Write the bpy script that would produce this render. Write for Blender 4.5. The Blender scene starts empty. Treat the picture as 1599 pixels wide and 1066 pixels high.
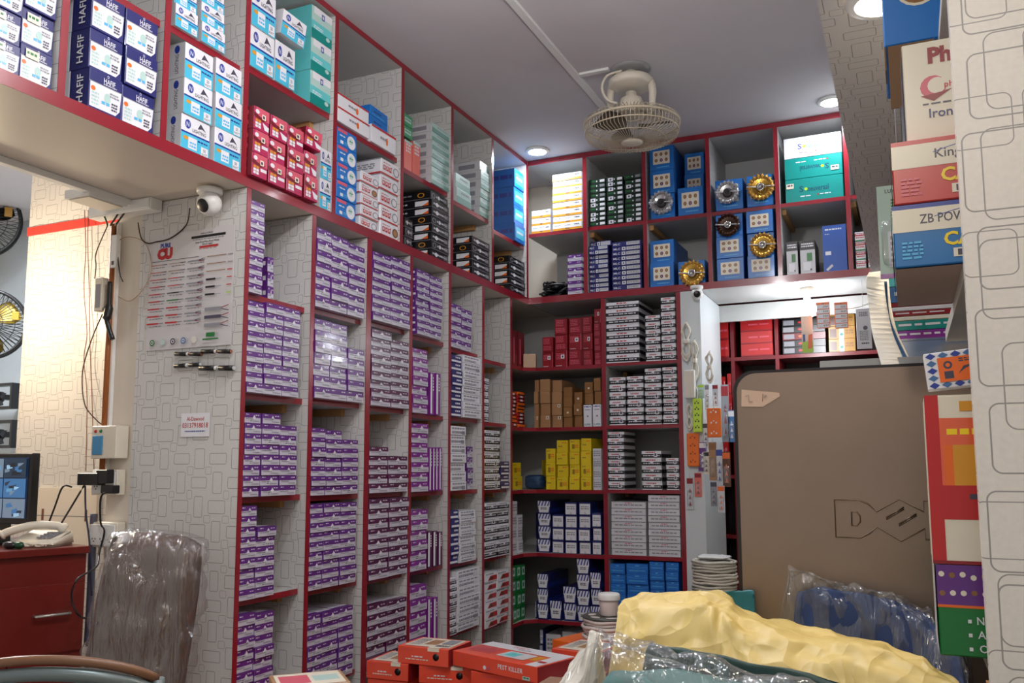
import bpy, bmesh, math, random
import numpy as np
from mathutils import Vector, Matrix, noise
random.seed(7)
SC = bpy.context.scene
COL = SC.collection

# ------------------------------------------------------------------ camera
F_PX, CX, CY = 1362.5, 799.5, 573.8
YAW, PITCH, ROLL = math.radians(-24.3727), math.radians(6.4219), math.radians(-0.17)
CAM = Vector((0, 0, 1.3))
fw = Vector((math.sin(YAW)*math.cos(PITCH), math.cos(YAW)*math.cos(PITCH), math.sin(PITCH)))
rt0 = Vector((math.cos(YAW), -math.sin(YAW), 0))
up0 = rt0.cross(fw)
RT = rt0*math.cos(ROLL) + up0*math.sin(ROLL)
UP = -rt0*math.sin(ROLL) + up0*math.cos(ROLL)
cd = bpy.data.cameras.new('camera'); cam = bpy.data.objects.new('camera', cd); COL.objects.link(cam)
cam.matrix_world = Matrix(((RT.x, UP.x, -fw.x, CAM.x), (RT.y, UP.y, -fw.y, CAM.y), (RT.z, UP.z, -fw.z, CAM.z), (0, 0, 0, 1)))
cd.sensor_width = 36; cd.lens = F_PX/1599*36; cd.shift_y = (CY-533)/1599; cd.clip_start = 0.02
SC.camera = cam

def ray(px, py): return RT*((px-CX)/F_PX) - UP*((py-CY)/F_PX) + fw
def atX(px, py, X): r = ray(px, py); return CAM + r*((X-CAM.x)/r.x)
def atY(px, py, Y): r = ray(px, py); return CAM + r*((Y-CAM.y)/r.y)
def atZ(px, py, Z): r = ray(px, py); return CAM + r*((Z-CAM.z)/r.z)

# ------------------------------------------------------------------ world, exposure
w = bpy.data.worlds.new('world'); SC.world = w; w.use_nodes = True
bg = w.node_tree.nodes['Background']; bg.inputs[0].default_value = (1.0, 0.97, 0.94, 1); bg.inputs[1].default_value = 0.5
vs = SC.view_settings
vs.view_transform = 'Standard'; vs.look = 'None'; vs.gamma = 1; vs.use_curve_mapping = False; vs.exposure = -0.12

def lamp(name, kind, loc, power, col, size=.1, rot=(0, 0, 0), spot=None, blend=.5):
    d = bpy.data.lights.new(name, kind); d.energy = power; d.color = col
    if kind == 'AREA': d.shape = 'DISK'; d.size = size
    elif kind in ('POINT', 'SPOT'): d.shadow_soft_size = size
    if kind == 'SPOT': d.spot_size = math.radians(spot or 150); d.spot_blend = blend
    o = bpy.data.objects.new(name, d); COL.objects.link(o); o.location = loc; o.rotation_euler = rot
    return o
COOL = (0.90, 0.95, 1.0); WARM = (1.0, 0.79, 0.53); NEUT = (1.0, 0.95, 0.88)
CEIL = 2.985
DOWN = [(-1.74, 4.18, CEIL, 5, COOL), (-0.25, 4.16, CEIL, 4, COOL),            # the two in view
        (-0.95, 0.9, CEIL, 12, COOL), (-0.15, 0.6, CEIL, 6, NEUT)]  # unseen downlights added as extra fill light
FILL_BULBS = [(-0.85, 1.75, 2.74, 32, (1.0, 0.96, 0.95)), (-0.1, -0.7, 2.62, 12, NEUT), (-0.02, 0.38, 2.0, 4.6, (1.0, 0.87, 0.70))]         # unseen bulbs added to brighten the ceiling and warm the right side

# ------------------------------------------------------------------ materials
def lin(c):
    c = c/255.0
    return c/12.92 if c <= .04045 else ((c+.055)/1.055)**2.4
MATS = {}
def M(name, rgb=None, rough=.5, metal=0, coat=0, emit=0, noise_amt=0, alpha=None):
    if name in MATS: return MATS[name]
    m = bpy.data.materials.new(name); m.use_nodes = True
    nt = m.node_tree; b = nt.nodes['Principled BSDF']
    c = (lin(rgb[0]), lin(rgb[1]), lin(rgb[2]), 1)
    b.inputs['Base Color'].default_value = c; b.inputs['Roughness'].default_value = rough; b.inputs['Metallic'].default_value = metal
    if coat: b.inputs['Coat Weight'].default_value = coat; b.inputs['Coat Roughness'].default_value = .08
    if emit: b.inputs['Emission Color'].default_value = c; b.inputs['Emission Strength'].default_value = emit
    if noise_amt:
        tc = nt.nodes.new('ShaderNodeTexCoord'); n = nt.nodes.new('ShaderNodeTexNoise'); n.inputs['Scale'].default_value = 9; n.inputs['Detail'].default_value = 6
        nt.links.new(tc.outputs['Object'], n.inputs['Vector'])
        mx = nt.nodes.new('ShaderNodeMix'); mx.data_type = 'RGBA'
        mx.inputs['A'].default_value = tuple(v*(1-noise_amt) for v in c[:3])+(1,); mx.inputs['B'].default_value = tuple(min(1, v*(1+noise_amt)) for v in c[:3])+(1,)
        nt.links.new(n.outputs['Fac'], mx.inputs['Factor']); nt.links.new(mx.outputs['Result'], b.inputs['Base Color'])
    MATS[name] = m
    return m
def film(name, rgb, trans=.72, rough=.12, gl=1.0, wrinkle=0):
    """thin clear wrap: mostly see-through, glossy where light strikes it"""
    if name in MATS: return MATS[name]
    m = bpy.data.materials.new(name); m.use_nodes = True; nt = m.node_tree; nt.nodes.clear(); N_ = nt.nodes.new; L = nt.links.new
    out = N_('ShaderNodeOutputMaterial'); tr = N_('ShaderNodeBsdfTransparent'); tr.inputs[0].default_value = (.97, .97, .97, 1)
    gb = N_('ShaderNodeBsdfAnisotropic'); gb.inputs['Color'].default_value = (.9, .92, .95, 1); gb.inputs['Roughness'].default_value = rough
    df = N_('ShaderNodeBsdfDiffuse'); df.inputs['Color'].default_value = (lin(rgb[0]), lin(rgb[1]), lin(rgb[2]), 1)
    m1 = N_('ShaderNodeMixShader'); m1.inputs[0].default_value = .30; L(gb.outputs[0], m1.inputs[1]); L(df.outputs[0], m1.inputs[2])
    mx = N_('ShaderNodeMixShader'); fr = N_('ShaderNodeLayerWeight'); fr.inputs['Blend'].default_value = .35
    mp = N_('ShaderNodeMapRange'); mp.inputs['To Min'].default_value = 1-trans; mp.inputs['To Max'].default_value = min(1, 1.35-trans)
    L(fr.outputs['Facing'], mp.inputs['Value']); L(mp.outputs['Result'], mx.inputs['Fac'])
    if wrinkle:
        tc = N_('ShaderNodeTexCoord'); mpn = N_('ShaderNodeMapping'); mpn.inputs['Scale'].default_value = (38, 38, 5); nz = N_('ShaderNodeTexNoise'); nz.inputs['Scale'].default_value = 1; nz.inputs['Detail'].default_value = 3; nz.inputs['Distortion'].default_value = 1.2
        L(tc.outputs['Object'], mpn.inputs[0]); L(mpn.outputs[0], nz.inputs['Vector']); bp = N_('ShaderNodeBump'); bp.inputs['Strength'].default_value = wrinkle; bp.inputs['Distance'].default_value = .02; L(nz.outputs['Fac'], bp.inputs['Height'])
        for n in (gb, df, fr): L(bp.outputs[0], n.inputs['Normal'])
    L(tr.outputs[0], mx.inputs[1]); L(m1.outputs[0], mx.inputs[2]); L(mx.outputs[0], out.inputs['Surface'])
    MATS[name] = m
    return m
def crumple(m, scale=16, strength=.5, dist=.012):
    nt = m.node_tree; N_ = nt.nodes.new; L = nt.links.new
    tc = N_('ShaderNodeTexCoord'); nz = N_('ShaderNodeTexNoise'); nz.inputs['Scale'].default_value = scale*.5; nz.inputs['Detail'].default_value = 2
    vo = N_('ShaderNodeTexVoronoi'); vo.feature = 'F1'; vo.inputs['Scale'].default_value = scale
    ad = N_('ShaderNodeVectorMath'); ad.operation = 'ADD'; L(tc.outputs['Object'], nz.inputs['Vector']); L(tc.outputs['Object'], ad.inputs[0]); L(nz.outputs['Color'], ad.inputs[1]); L(ad.outputs[0], vo.inputs['Vector'])
    bp = N_('ShaderNodeBump'); bp.inputs['Strength'].default_value = strength; bp.inputs['Distance'].default_value = dist
    L(vo.outputs['Distance'], bp.inputs['Height']); L(bp.outputs[0], nt.nodes['Principled BSDF'].inputs['Normal'])
    return m

def wallpaper(name, base, line, big=False, rough=.35):
    """laminate printed with outlines of rounded rectangles; UV is in metres"""
    m = bpy.data.materials.new(name); m.use_nodes = True; nt = m.node_tree; L = nt.links.new
    b = nt.nodes['Principled BSDF']; b.inputs['Roughness'].default_value = rough
    uv = nt.nodes.new('ShaderNodeUVMap'); uv.uv_map = 'UVMap'
    def mt(op, a, bb=None, c=None):
        n = nt.nodes.new('ShaderNodeMath'); n.operation = op
        for i, v in enumerate((a, bb, c)):
            if v is None: continue
            if isinstance(v, (int, float)): n.inputs[i].default_value = v
            else: L(v, n.inputs[i])
        return n.outputs[0]
    sep = nt.nodes.new('ShaderNodeSeparateXYZ'); L(uv.outputs[0], sep.inputs[0])
    def layer(cell, ox, oy, lo, hi, width, keep, seed, rad, basket):
        x = mt('DIVIDE', mt('ADD', sep.outputs[0], ox+7.0), cell); y = mt('DIVIDE', mt('ADD', sep.outputs[1], oy+7.0), cell)
        ix = mt('FLOOR', x); iy = mt('FLOOR', y)
        wn = nt.nodes.new('ShaderNodeTexWhiteNoise'); wn.noise_dimensions = '3D'
        cb = nt.nodes.new('ShaderNodeCombineXYZ'); L(ix, cb.inputs[0]); L(iy, cb.inputs[1]); cb.inputs[2].default_value = seed; L(cb.outputs[0], wn.inputs['Vector'])
        sc = nt.nodes.new('ShaderNodeSeparateColor'); L(wn.outputs['Color'], sc.inputs[0])
        if basket:
            par = mt('MODULO', mt('ADD', ix, iy), 2.0)
            hx = mt('ADD', mt('MULTIPLY', par, hi-lo), lo); hy = mt('ADD', mt('MULTIPLY', mt('SUBTRACT', 1.0, par), hi-lo), lo)
            hx = mt('ADD', hx, mt('MULTIPLY', sc.outputs[0], .06)); hy = mt('ADD', hy, mt('MULTIPLY', sc.outputs[1], .06))
        else:
            hx = mt('ADD', mt('MULTIPLY', sc.outputs[0], hi-lo), lo); hy = mt('ADD', mt('MULTIPLY', sc.outputs[1], hi-lo), lo)
        fx = mt('ABSOLUTE', mt('SUBTRACT', mt('SUBTRACT', x, ix), .5)); fy = mt('ABSOLUTE', mt('SUBTRACT', mt('SUBTRACT', y, iy), .5))
        qx = mt('ADD', mt('SUBTRACT', fx, hx), rad); qy = mt('ADD', mt('SUBTRACT', fy, hy), rad)
        mxx = mt('MAXIMUM', qx, 0.0); myy = mt('MAXIMUM', qy, 0.0)
        d = mt('ADD', mt('SQRT', mt('ADD', mt('MULTIPLY', mxx, mxx), mt('MULTIPLY', myy, myy))), mt('MINIMUM', mt('MAXIMUM', qx, qy), 0.0))
        d = mt('SUBTRACT', d, rad)
        on = mt('LESS_THAN', mt('ABSOLUTE', d), width/cell)
        return mt('MULTIPLY', on, mt('LESS_THAN', sc.outputs[2], keep))
    if big:
        a = layer(.092, 0, 0, .34, .47, .0008, 1, 1, .1, False); c = layer(.11, .043, .037, .25, .45, .0007, .8, 2, .1, False); e = layer(.07, .02, .06, .3, .46, .0006, .5, 3, .12, False)
        f = mt('MAXIMUM', mt('MAXIMUM', a, c), e)
    else:
        a = layer(.074, 0, 0, .21, .40, .0008, 1, 1, .06, True); c = layer(.074, .037, .037, .13, .18, .0007, .65, 2, .05, False)
        f = mt('MAXIMUM', a, mt('MULTIPLY', c, .8))
    nz = nt.nodes.new('ShaderNodeTexNoise'); nz.inputs['Scale'].default_value = 160; L(uv.outputs[0], nz.inputs['Vector'])
    c0 = [lin(v) for v in base]; c1 = [lin(v) for v in line]
    m1 = nt.nodes.new('ShaderNodeMix'); m1.data_type = 'RGBA'; m1.inputs['A'].default_value = tuple(v*.9 for v in c0)+(1,); m1.inputs['B'].default_value = tuple(min(1, v*1.06) for v in c0)+(1,); L(nz.outputs['Fac'], m1.inputs['Factor'])
    m2 = nt.nodes.new('ShaderNodeMix'); m2.data_type = 'RGBA'; m2.inputs['B'].default_value = tuple(c1)+(1,); L(m1.outputs['Result'], m2.inputs['A']); L(f, m2.inputs['Factor'])
    L(m2.outputs['Result'], b.inputs['Base Color'])
    MATS[name] = m
    return m

WP = wallpaper('patterned_laminate', (208, 206, 204), (128, 126, 126))
WPBIG = wallpaper('large_patterned_laminate', (222, 218, 214), (150, 148, 148), True)
GREY = M('grey_laminate', (178, 178, 176), .45, noise_amt=.06)
BEIGE = M('cream_laminate', (214, 204, 190), .4, noise_amt=.05)
RED = M('red_edge_band', (138, 22, 38), .28, coat=.3)
CEILM = M('ceiling_paint', (206, 202, 206), .8, noise_amt=.03)
WOOD = M('bare_pine', (186, 140, 88), .6, noise_amt=.2)
FLOORM = M('floor_tile', (186, 180, 172), .3, noise_amt=.08)
PLAIN = M('cream_wall_paint', (222, 212, 198), .6, noise_amt=.03)
WHITE = M('white_plastic', (228, 228, 226), .35)
IVORY = M('ivory_plastic', (220, 212, 196), .4)
BLACK = M('black_plastic', (18, 18, 20), .35)
DKGREY = M('dark_grey', (58, 58, 62), .5)
MIDGREY = M('mid_grey', (128, 128, 130), .5)
P = {}
for k, rgb in dict(white=(226, 226, 232), paper=(214, 214, 220), lilac=(200, 196, 210), cream=(226, 218, 200), purple=(96, 38, 128), plum=(84, 24, 72), violet=(128, 36, 140), black=(20, 19, 24), ink=(70, 66, 84), grey=(140, 140, 148),
                   navy=(34, 36, 104), royal=(36, 58, 150), blue=(20, 112, 196), sky=(84, 176, 224), cyan=(70, 186, 214), teal=(0, 134, 128), tealL=(98, 196, 200), mint=(176, 206, 200), green=(24, 116, 52), gdark=(26, 46, 34),
                   red=(186, 38, 40), crimson=(140, 24, 34), maroon=(112, 24, 34), pink=(176, 34, 84), rose=(206, 88, 108), orange=(232, 106, 34), amber=(214, 148, 40), yellow=(226, 198, 34), tan=(168, 126, 88), brown=(140, 98, 54), dbrown=(92, 52, 34),
                   gold=(176, 132, 52), salmon=(224, 116, 104), redbox=(230, 82, 58), lime=(176, 214, 52), silver=(200, 200, 204), steelblue=(70, 110, 160), capred=(196, 62, 62), capblue=(34, 112, 176), capyel=(244, 210, 20)).items():
    P[k] = M('print_'+k, rgb, .32, coat=.25 if k in ('white', 'purple', 'plum', 'violet', 'blue', 'navy', 'royal', 'pink', 'redbox') else 0)

# ------------------------------------------------------------------ mesh helpers
def new_obj(name, bm, mats, parent=None, smooth=False):
    me = bpy.data.meshes.new(name); bm.to_mesh(me); bm.free()
    for m in (mats if isinstance(mats, (list, tuple)) else [mats]): me.materials.append(m)
    if smooth:
        for p in me.polygons: p.use_smooth = True
    o = bpy.data.objects.new(name, me); COL.objects.link(o)
    if parent is not None: o.parent = parent
    return o
def tag(o, label, cat, group=None, kind=None):
    if label: o['label'] = label
    if cat: o['category'] = cat
    if group: o['group'] = group
    if kind: o['kind'] = kind
    return o
def thing(name, label, cat, loc=(0, 0, 0), rz=0, group=None):
    o = bpy.data.objects.new(name, None); COL.objects.link(o); o.location = loc; o.rotation_euler = (0, 0, rz); o.empty_display_size = .05
    return tag(o, label, cat, group)
def addbox(bm, lo, hi, mi=0, bev=0, uv=False, R=None):
    lo = Vector(lo); hi = Vector(hi)
    vs_ = [bm.verts.new((x, y, z)) for z in (lo.z, hi.z) for y in (lo.y, hi.y) for x in (lo.x, hi.x)]
    fs = [bm.faces.new([vs_[i] for i in q]) for q in ((0, 2, 3, 1), (4, 5, 7, 6), (0, 1, 5, 4), (2, 6, 7, 3), (0, 4, 6, 2), (1, 3, 7, 5))]
    for f in fs: f.material_index = mi
    if bev:
        es = list({e for f in fs for e in f.edges})
        r = bmesh.ops.bevel(bm, geom=es, offset=bev, segments=1 if bev < .004 else 2, affect='EDGES', profile=.5)
        for f in r['faces']: f.material_index = mi
        vs_ = list({v for f in r['faces'] for v in f.verts} | {v for v in vs_ if v.is_valid})
    if R is not None: bmesh.ops.transform(bm, matrix=R, verts=[v for v in vs_ if v.is_valid])
    return fs
def uvbox(bm):
    L = bm.loops.layers.uv.new('UVMap')
    for f in bm.faces:
        n = f.normal; a = max(range(3), key=lambda i: abs(n[i]))
        for l in f.loops:
            c = l.vert.co
            l[L].uv = ((c.y, c.z), (c.x, c.z), (c.x, c.y))[a]
def slab(name, lo, hi, mat, parent=None, kind=None, bev=0):
    bm = bmesh.new(); addbox(bm, lo, hi, bev=bev); bm.normal_update(); uvbox(bm)
    o = new_obj(name, bm, mat, parent)
    if kind: o['kind'] = kind
    return o
def tube(bm, pts, r, seg=6, mi=0, closed=False):
    pts = [Vector(p) for p in pts]; n = len(pts); rings = []
    ref = Vector((.3, .5, .8)).normalized()
    for i, p in enumerate(pts):
        if closed: t = pts[(i+1) % n]-pts[i-1]
        else: t = pts[min(i+1, n-1)]-pts[max(i-1, 0)]
        if t.length < 1e-9: t = Vector((0, 0, 1))
        t.normalize()
        if abs(t.dot(ref)) > .98: a = t.orthogonal().normalized()
        else: a = t.cross(ref).normalized()
        b = t.cross(a); rr = r[i] if isinstance(r, (list, tuple)) else r
        rings.append([bm.verts.new(p+(a*math.cos(2*math.pi*k/seg)+b*math.sin(2*math.pi*k/seg))*rr) for k in range(seg)])
    for i in range(n if closed else n-1):
        A, B = rings[i], rings[(i+1) % n]
        for k in range(seg):
            f = bm.faces.new((A[k], A[(k+1) % seg], B[(k+1) % seg], B[k])); f.material_index = mi; f.smooth = True
    if not closed:
        for rg in (rings[0][::-1], rings[-1]):
            f = bm.faces.new(rg); f.material_index = mi
def spline(pts, k=6):
    pts = [Vector(p) for p in pts]; out = []
    for i in range(len(pts)-1):
        p0 = pts[max(i-1, 0)]; p1 = pts[i]; p2 = pts[i+1]; p3 = pts[min(i+2, len(pts)-1)]
        for j in range(k):
            t = j/k
            out.append(.5*((2*p1)+(p2-p0)*t+(2*p0-5*p1+4*p2-p3)*t*t+(3*p1-p0-3*p2+p3)*t**3))
    return out+[pts[-1]]
def lathe(bm, prof, seg=24, mi=0, c=(0, 0, 0), axis='z', caps=True):
    rings = []
    for r, z in prof:
        ring = []
        for k in range(seg):
            a = 2*math.pi*k/seg; x, y = r*math.cos(a), r*math.sin(a)
            v = (x, y, z) if axis == 'z' else ((x, -z, y) if axis == 'y' else (z, x, y))
            ring.append(bm.verts.new(Vector(v)+Vector(c)))
        rings.append(ring)
    for A, B in zip(rings, rings[1:]):
        for k in range(seg):
            f = bm.faces.new((A[k], A[(k+1) % seg], B[(k+1) % seg], B[k])); f.material_index = mi; f.smooth = True
    if caps:
        for rg in (rings[0][::-1], rings[-1]):
            f = bm.faces.new(rg); f.material_index = mi
FONT = {}
def textgeo(s, off=.012):
    key = (s, off)
    if key not in FONT:
        cu = bpy.data.curves.new('t', 'FONT'); cu.body = s; cu.resolution_u = 2; cu.offset = off
        o = bpy.data.objects.new('t', cu); me = bpy.data.meshes.new_from_object(o)
        V = [tuple(v.co) for v in me.vertices]; Fa = [tuple(p.vertices) for p in me.polygons]
        bpy.data.objects.remove(o); bpy.data.curves.remove(cu); bpy.data.meshes.remove(me)
        if V:
            xs = [v[0] for v in V]; ys = [v[1] for v in V]; x0, x1 = min(xs), max(xs)
            V = [((v[0]-x0), v[1]) for v in V]; FONT[key] = (V, Fa, x1-x0)
        else: FONT[key] = ([], [], 1)
    return FONT[key]
class Box:
    """a carton: local front -Y at y=0, x from -w/2 to w/2, z from 0; printed shapes sit on its faces"""
    def __init__(s, w_, h, d, body, bev=.0015):
        s.w, s.h, s.d = w_, h, d; s.bm = bmesh.new(); s.mats = []; s.rng = random.Random(int(w_*1e4+h*1e3))
        addbox(s.bm, (-w_/2, 0, 0), (w_/2, d, h), s.mi(body), bev)
        s.k = 0
    @classmethod
    def decal(c, w_, h, d, k=60):
        b = c(w_, h, d, 'white', 0); bmesh.ops.delete(b.bm, geom=b.bm.verts[:], context='VERTS'); b.mats = []; b.k = k; return b
    def mi(s, m):
        m = P[m] if isinstance(m, str) else m
        if m not in s.mats: s.mats.append(m)
        return s.mats.index(m)
    def pt(s, S, u, v, e):
        if S == 'F': return ((u-.5)*s.w, -e, v*s.h)
        if S == 'L': return (-s.w/2-e, (1-u)*s.d, v*s.h)
        if S == 'R': return (s.w/2+e, u*s.d, v*s.h)
        if S == 'T': return ((u-.5)*s.w, v*s.d, s.h+e)
        if S == 'B': return ((u-.5)*s.w, v*s.d, -e)
    def dim(s, S): return {'F': (s.w, s.h), 'L': (s.d, s.h), 'R': (s.d, s.h), 'T': (s.w, s.d), 'B': (s.w, s.d)}[S]
    def poly(s, S, pts, m):
        s.k += 1; e = .0004+.00004*s.k
        f = s.bm.faces.new([s.bm.verts.new(s.pt(S, u, v, e)) for u, v in pts]); f.material_index = s.mi(m)
        return s
    def r(s, S, x0, y0, x1, y1, m): return s.poly(S, ((x0, y0), (x1, y0), (x1, y1), (x0, y1)), m)
    def e(s, S, cx, cy, rad, m, n=14, ry=None):
        W, H = s.dim(S)
        return s.poly(S, [(cx+rad*math.cos(2*math.pi*k/n), cy+(ry or rad*W/H)*math.sin(2*math.pi*k/n)) for k in range(n)], m)
    def dash(s, S, x0, y0, x1, y1, m, n=1, word=.09):
        """n rows of small printed marks, too fine to read"""
        rh = (y1-y0)/(n*1.7)
        for i in range(n):
            y = y0+(y1-y0)*(i+.35)/n; x = x0
            while x < x1-.01:
                ww = min(word*s.rng.uniform(.5, 1.5), x1-x)
                s.r(S, x, y, x+ww, y+rh, m); x += ww+word*.3
        return s
    def t(s, S, txt, cx, y, hgt, m, maxw=None, vert=False, flip=False, off=.012):
        V, Fa, tw = textgeo(txt, off); W, H = s.dim(S)
        if not V: return s
        s.k += 1; e = .0004+.00004*s.k; mi = s.mi(m)
        sc = hgt*(H if not vert else W)/.72
        wd = tw*sc
        lim = maxw*(W if not vert else H) if maxw else 1e9
        sx = sc*min(1, lim/wd); wd = tw*sx
        vv = []
        for a, b in V:
            lx, ly = a*sx-wd/2, b*sc
            if flip: lx, ly = -lx, -ly
            if vert: u, v = cx-ly/W+hgt/2 if False else cx+ly/W*-1, y+lx/H
            else: u, v = cx+lx/W, y+ly/H
            vv.append(s.bm.verts.new(s.pt(S, u, v, e)))
        for f in Fa:
            try: q = s.bm.faces.new([vv[i] for i in f]); q.material_index = mi
            except ValueError: pass
        return s
    def mesh(s, name):
        me = bpy.data.meshes.new(name); s.bm.to_mesh(me); s.bm.free()
        for m in s.mats: me.materials.append(m)
        me['dims'] = (s.w, s.d, s.h)
        return me

# ------------------------------------------------------------------ room shell
XL, YB = -1.861, 4.32                    # front planes of the left and the back shelving
ZR0, ZR1 = 2.177, 2.212                  # bottom rail of the overhead cabinets
BX, BY = -2.295, 4.755                   # their backs
slab('floor', (-6, -1.6, -.05), (1.2, 5.9, 0), FLOORM, kind='structure')
slab('ceiling', (-6, -1.6, CEIL), (1.2, 5.9, CEIL+.08), CEILM, kind='structure')
slab('wall_left', (BX-.12, 2.12, 0), (BX-.015, 4.9, CEIL), PLAIN, kind='structure')
slab('wall_right', (.62, -1.6, 0), (.72, 5.9, CEIL), PLAIN, kind='structure')
slab('wall_back', (-2.4, 5.5, 0), (.72, 5.6, CEIL), PLAIN, kind='structure')
slab('wall_behind_shelving', (BX, BY+.012, 0), (-1.02, BY+.06, CEIL), PLAIN, kind='structure')
slab('wall_patterned', (-3.32, 2.42, 0), (-2.44, 2.52, CEIL), WP, kind='structure')
slab('wall_column', (-2.425, 2.10, 0), (BX-.016, 2.42, ZR0-.002), PLAIN, kind='structure')
slab('wall_far', (-6, 3.95, 0), (-3.0, 4.05, CEIL), M('far_wall', (178, 186, 192), .6, noise_amt=.08), kind='structure')
slab('wall_outer', (-6.05, -1.6, 0), (-5.95, 4.05, CEIL), PLAIN, kind='structure')
slab('trim_red', (-3.32, 2.412, 2.262), (-2.62, 2.42, 2.296), M('red_strip', (214, 60, 48), .5), kind='structure')

# ------------------------------------------------------------------ shelving (built-in units, each one thing with panels, shelves, edge bands and battens)
def board(name, lo, hi, mat, unit, edge=None, es=RED, proud=.002):
    """a panel and its red front edge; edge = +X or -Y face"""
    o = slab(name, lo, hi, mat, unit)
    if edge == 'X': slab('edge_band', (hi[0], lo[1]-.0005, lo[2]-.0005), (hi[0]+proud, hi[1]+.0005, hi[2]+.0005), es, o)
    if edge == 'Y': slab('edge_band', (lo[0]-.0005, lo[1]-proud, lo[2]-.0005), (hi[0]+.0005, lo[1], hi[2]+.0005), es, o)
    return o
# lower left unit -----------------------------------------------------------
LY = [2.0885, 2.423, 2.764, 3.082, 3.42, 3.76, 4.088]
def zl(px, py): return atX(px, py, XL-.028).z
LSH = [ [zl(382, 456.5), zl(378, 613), zl(375, 776), zl(368, 938)],
        [zl(486, 480), zl(485, 622), zl(480, 774), zl(475.5, 922)],
        [zl(577, 501.5), zl(576, 633.5), zl(570, 770), zl(568, 905.6)],
        [zl(642, 522), zl(642, 645), zl(640, 768), zl(638, 891.6)],
        [zl(700, 542), zl(700, 650), zl(700, 766), zl(698.6, 881), zl(698.6, 990)],
        [zl(753, 559.4), zl(751, 658), zl(752, 764.6), zl(752, 872), zl(754.5, 979.5)] ]
for a in LSH:
    while len(a) < 6: a.append(a[-1]-.318)
u_ll = thing('shelving_unit', 'tall built-in shelving of six narrow bays with red edges along left wall', 'shelving', (XL, 2.09, 0))
def put(u): return Vector(u.location)
def uboard(u, name, lo, hi, mat, edge=None):
    o = put(u); return board(name, Vector(lo)-o, Vector(hi)-o, mat, u, edge)
T = .02
for i, y in enumerate(LY):
    th = .03 if i == 2 else T
    uboard(u_ll, 'side_panel', (BX, y-.002 if i else y, 0), (XL, y+th-.002, ZR0-.003), WP, 'X')
uboard(u_ll, 'back_panel', (BX-.012, LY[0], 0), (BX-.001, 4.75, ZR0-.003), WP)
for b in range(6):
    y0, y1 = LY[b]+(.031 if b == 2 else T)-.002+.0005, LY[b+1]-.0025
    for z in LSH[b]:
        if z < .05: continue
        uboard(u_ll, 'shelf', (BX, y0, z-.018), (XL-.028, y1, z), GREY, 'X')
# back lower unit with the open corner -------------------------------------
BSH = [1.825, 1.502, 1.174, .845, .503, .2]
u_bl = thing('shelving_unit', 'dark corner shelving of two bays with red edges on the back wall', 'shelving', (-1.4, YB, 0))
BXS = [-1.44, -1.04]
for x in BXS: uboard(u_bl, 'side_panel', (x-.002, YB, 0), (x+T, BY, ZR0-.003), WP, 'Y')
uboard(u_bl, 'back_panel', (BX, BY-.0, 0), (BXS[1], BY+.011, ZR0-.003), GREY)
for k, z in enumerate(BSH):
    o = put(u_bl)
    bm = bmesh.new()                       # L-shaped corner shelf
    loop = [(BX, LY[6]+.019), (XL-.01, LY[6]+.019), (XL-.01, YB-.055), (XL+.045, YB), (BXS[0]-.003, YB), (BXS[0]-.003, BY-.001), (BX, BY-.001)]
    vb = [bm.verts.new((x-o.x, y-o.y, z-.018)) for x, y in loop]; vt = [bm.verts.new((x-o.x, y-o.y, z)) for x, y in loop]
    bm.faces.new(vb[::-1]); bm.faces.new(vt)
    for i in range(len(loop)): bm.faces.new((vb[i], vb[(i+1) % 7], vt[(i+1) % 7], vt[i]))
    sh = new_obj('shelf', bm, GREY, u_bl)
    bm = bmesh.new()
    for i in (1, 2, 3):
        p, q = Vector(loop[i])-o.xy, Vector(loop[i+1])-o.xy; d = (q-p).normalized(); nn = Vector((d.y, -d.x))*.003
        fsv = [bm.verts.new((*(a), zz)) for a in (p, q, q+nn, p+nn) for zz in (z-.0185, z+.0005)]
        for qd in ((0, 1, 3, 2), (2, 3, 5, 4), (4, 5, 7, 6), (6, 7, 1, 0), (0, 2, 4, 6), (1, 7, 5, 3)): bm.faces.new([fsv[t_] for t_ in qd])
    bmesh.ops.recalc_face_normals(bm, faces=bm.faces); new_obj('edge_band', bm, RED, sh)
    uboard(u_bl, 'shelf', (BXS[0]+T+.0005, YB, z-.014+.003*(k == 0)), (BXS[1]-.0025, BY-.001, z+.004), GREY, 'Y')
    uboard(u_bl, 'batten', (BXS[0]+T, YB+.30, z-.042), (BXS[0]+T+.022, BY-.02, z-.0145), WOOD)
# overhead left cabinet ------------------------------------------------------
VY = [.75, 1.095, 1.418, 1.742, 2.068, 2.54, 3.006, 3.442, 3.874, 4.316]
VZ = [2.56, 2.56, 2.56, 2.565, 2.583, 2.57, 2.548, 2.532, 2.50]
u_ul = thing('overhead_cabinet', 'open overhead cabinet with red edges running along top of left wall', 'cabinet', (XL, 2.0, ZR0))
uboard(u_ul, 'bottom_panel', (BX, VY[0], ZR0), (XL, BY, ZR1), BEIGE, 'X')
uboard(u_ul, 'top_panel', (BX, VY[0], CEIL-.024), (XL, YB-.003, CEIL-.003), GREY, 'X')
uboard(u_ul, 'back_panel', (BX-.012, VY[0], ZR0), (BX, BY, CEIL-.003), WP)
for i, y in enumerate(VY):
    uboard(u_ul, 'divider', (BX+.0005, y-.01, ZR1+.0005), (XL, y+.01, CEIL-.0245), WP, 'X')
for i in range(9):
    y0, y1 = VY[i]+.0105, VY[i+1]-.0105
    uboard(u_ul, 'shelf', (BX+.0005, y0, VZ[i]-.02), (XL-.02, y1, VZ[i]), GREY, 'X')
    uboard(u_ul, 'batten', (BX+.01, y1-.022, VZ[i]-.046), (XL-(.09 if i in (4, 7, 8) else .35), y1-.0005, VZ[i]-.0205), WOOD)
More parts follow.
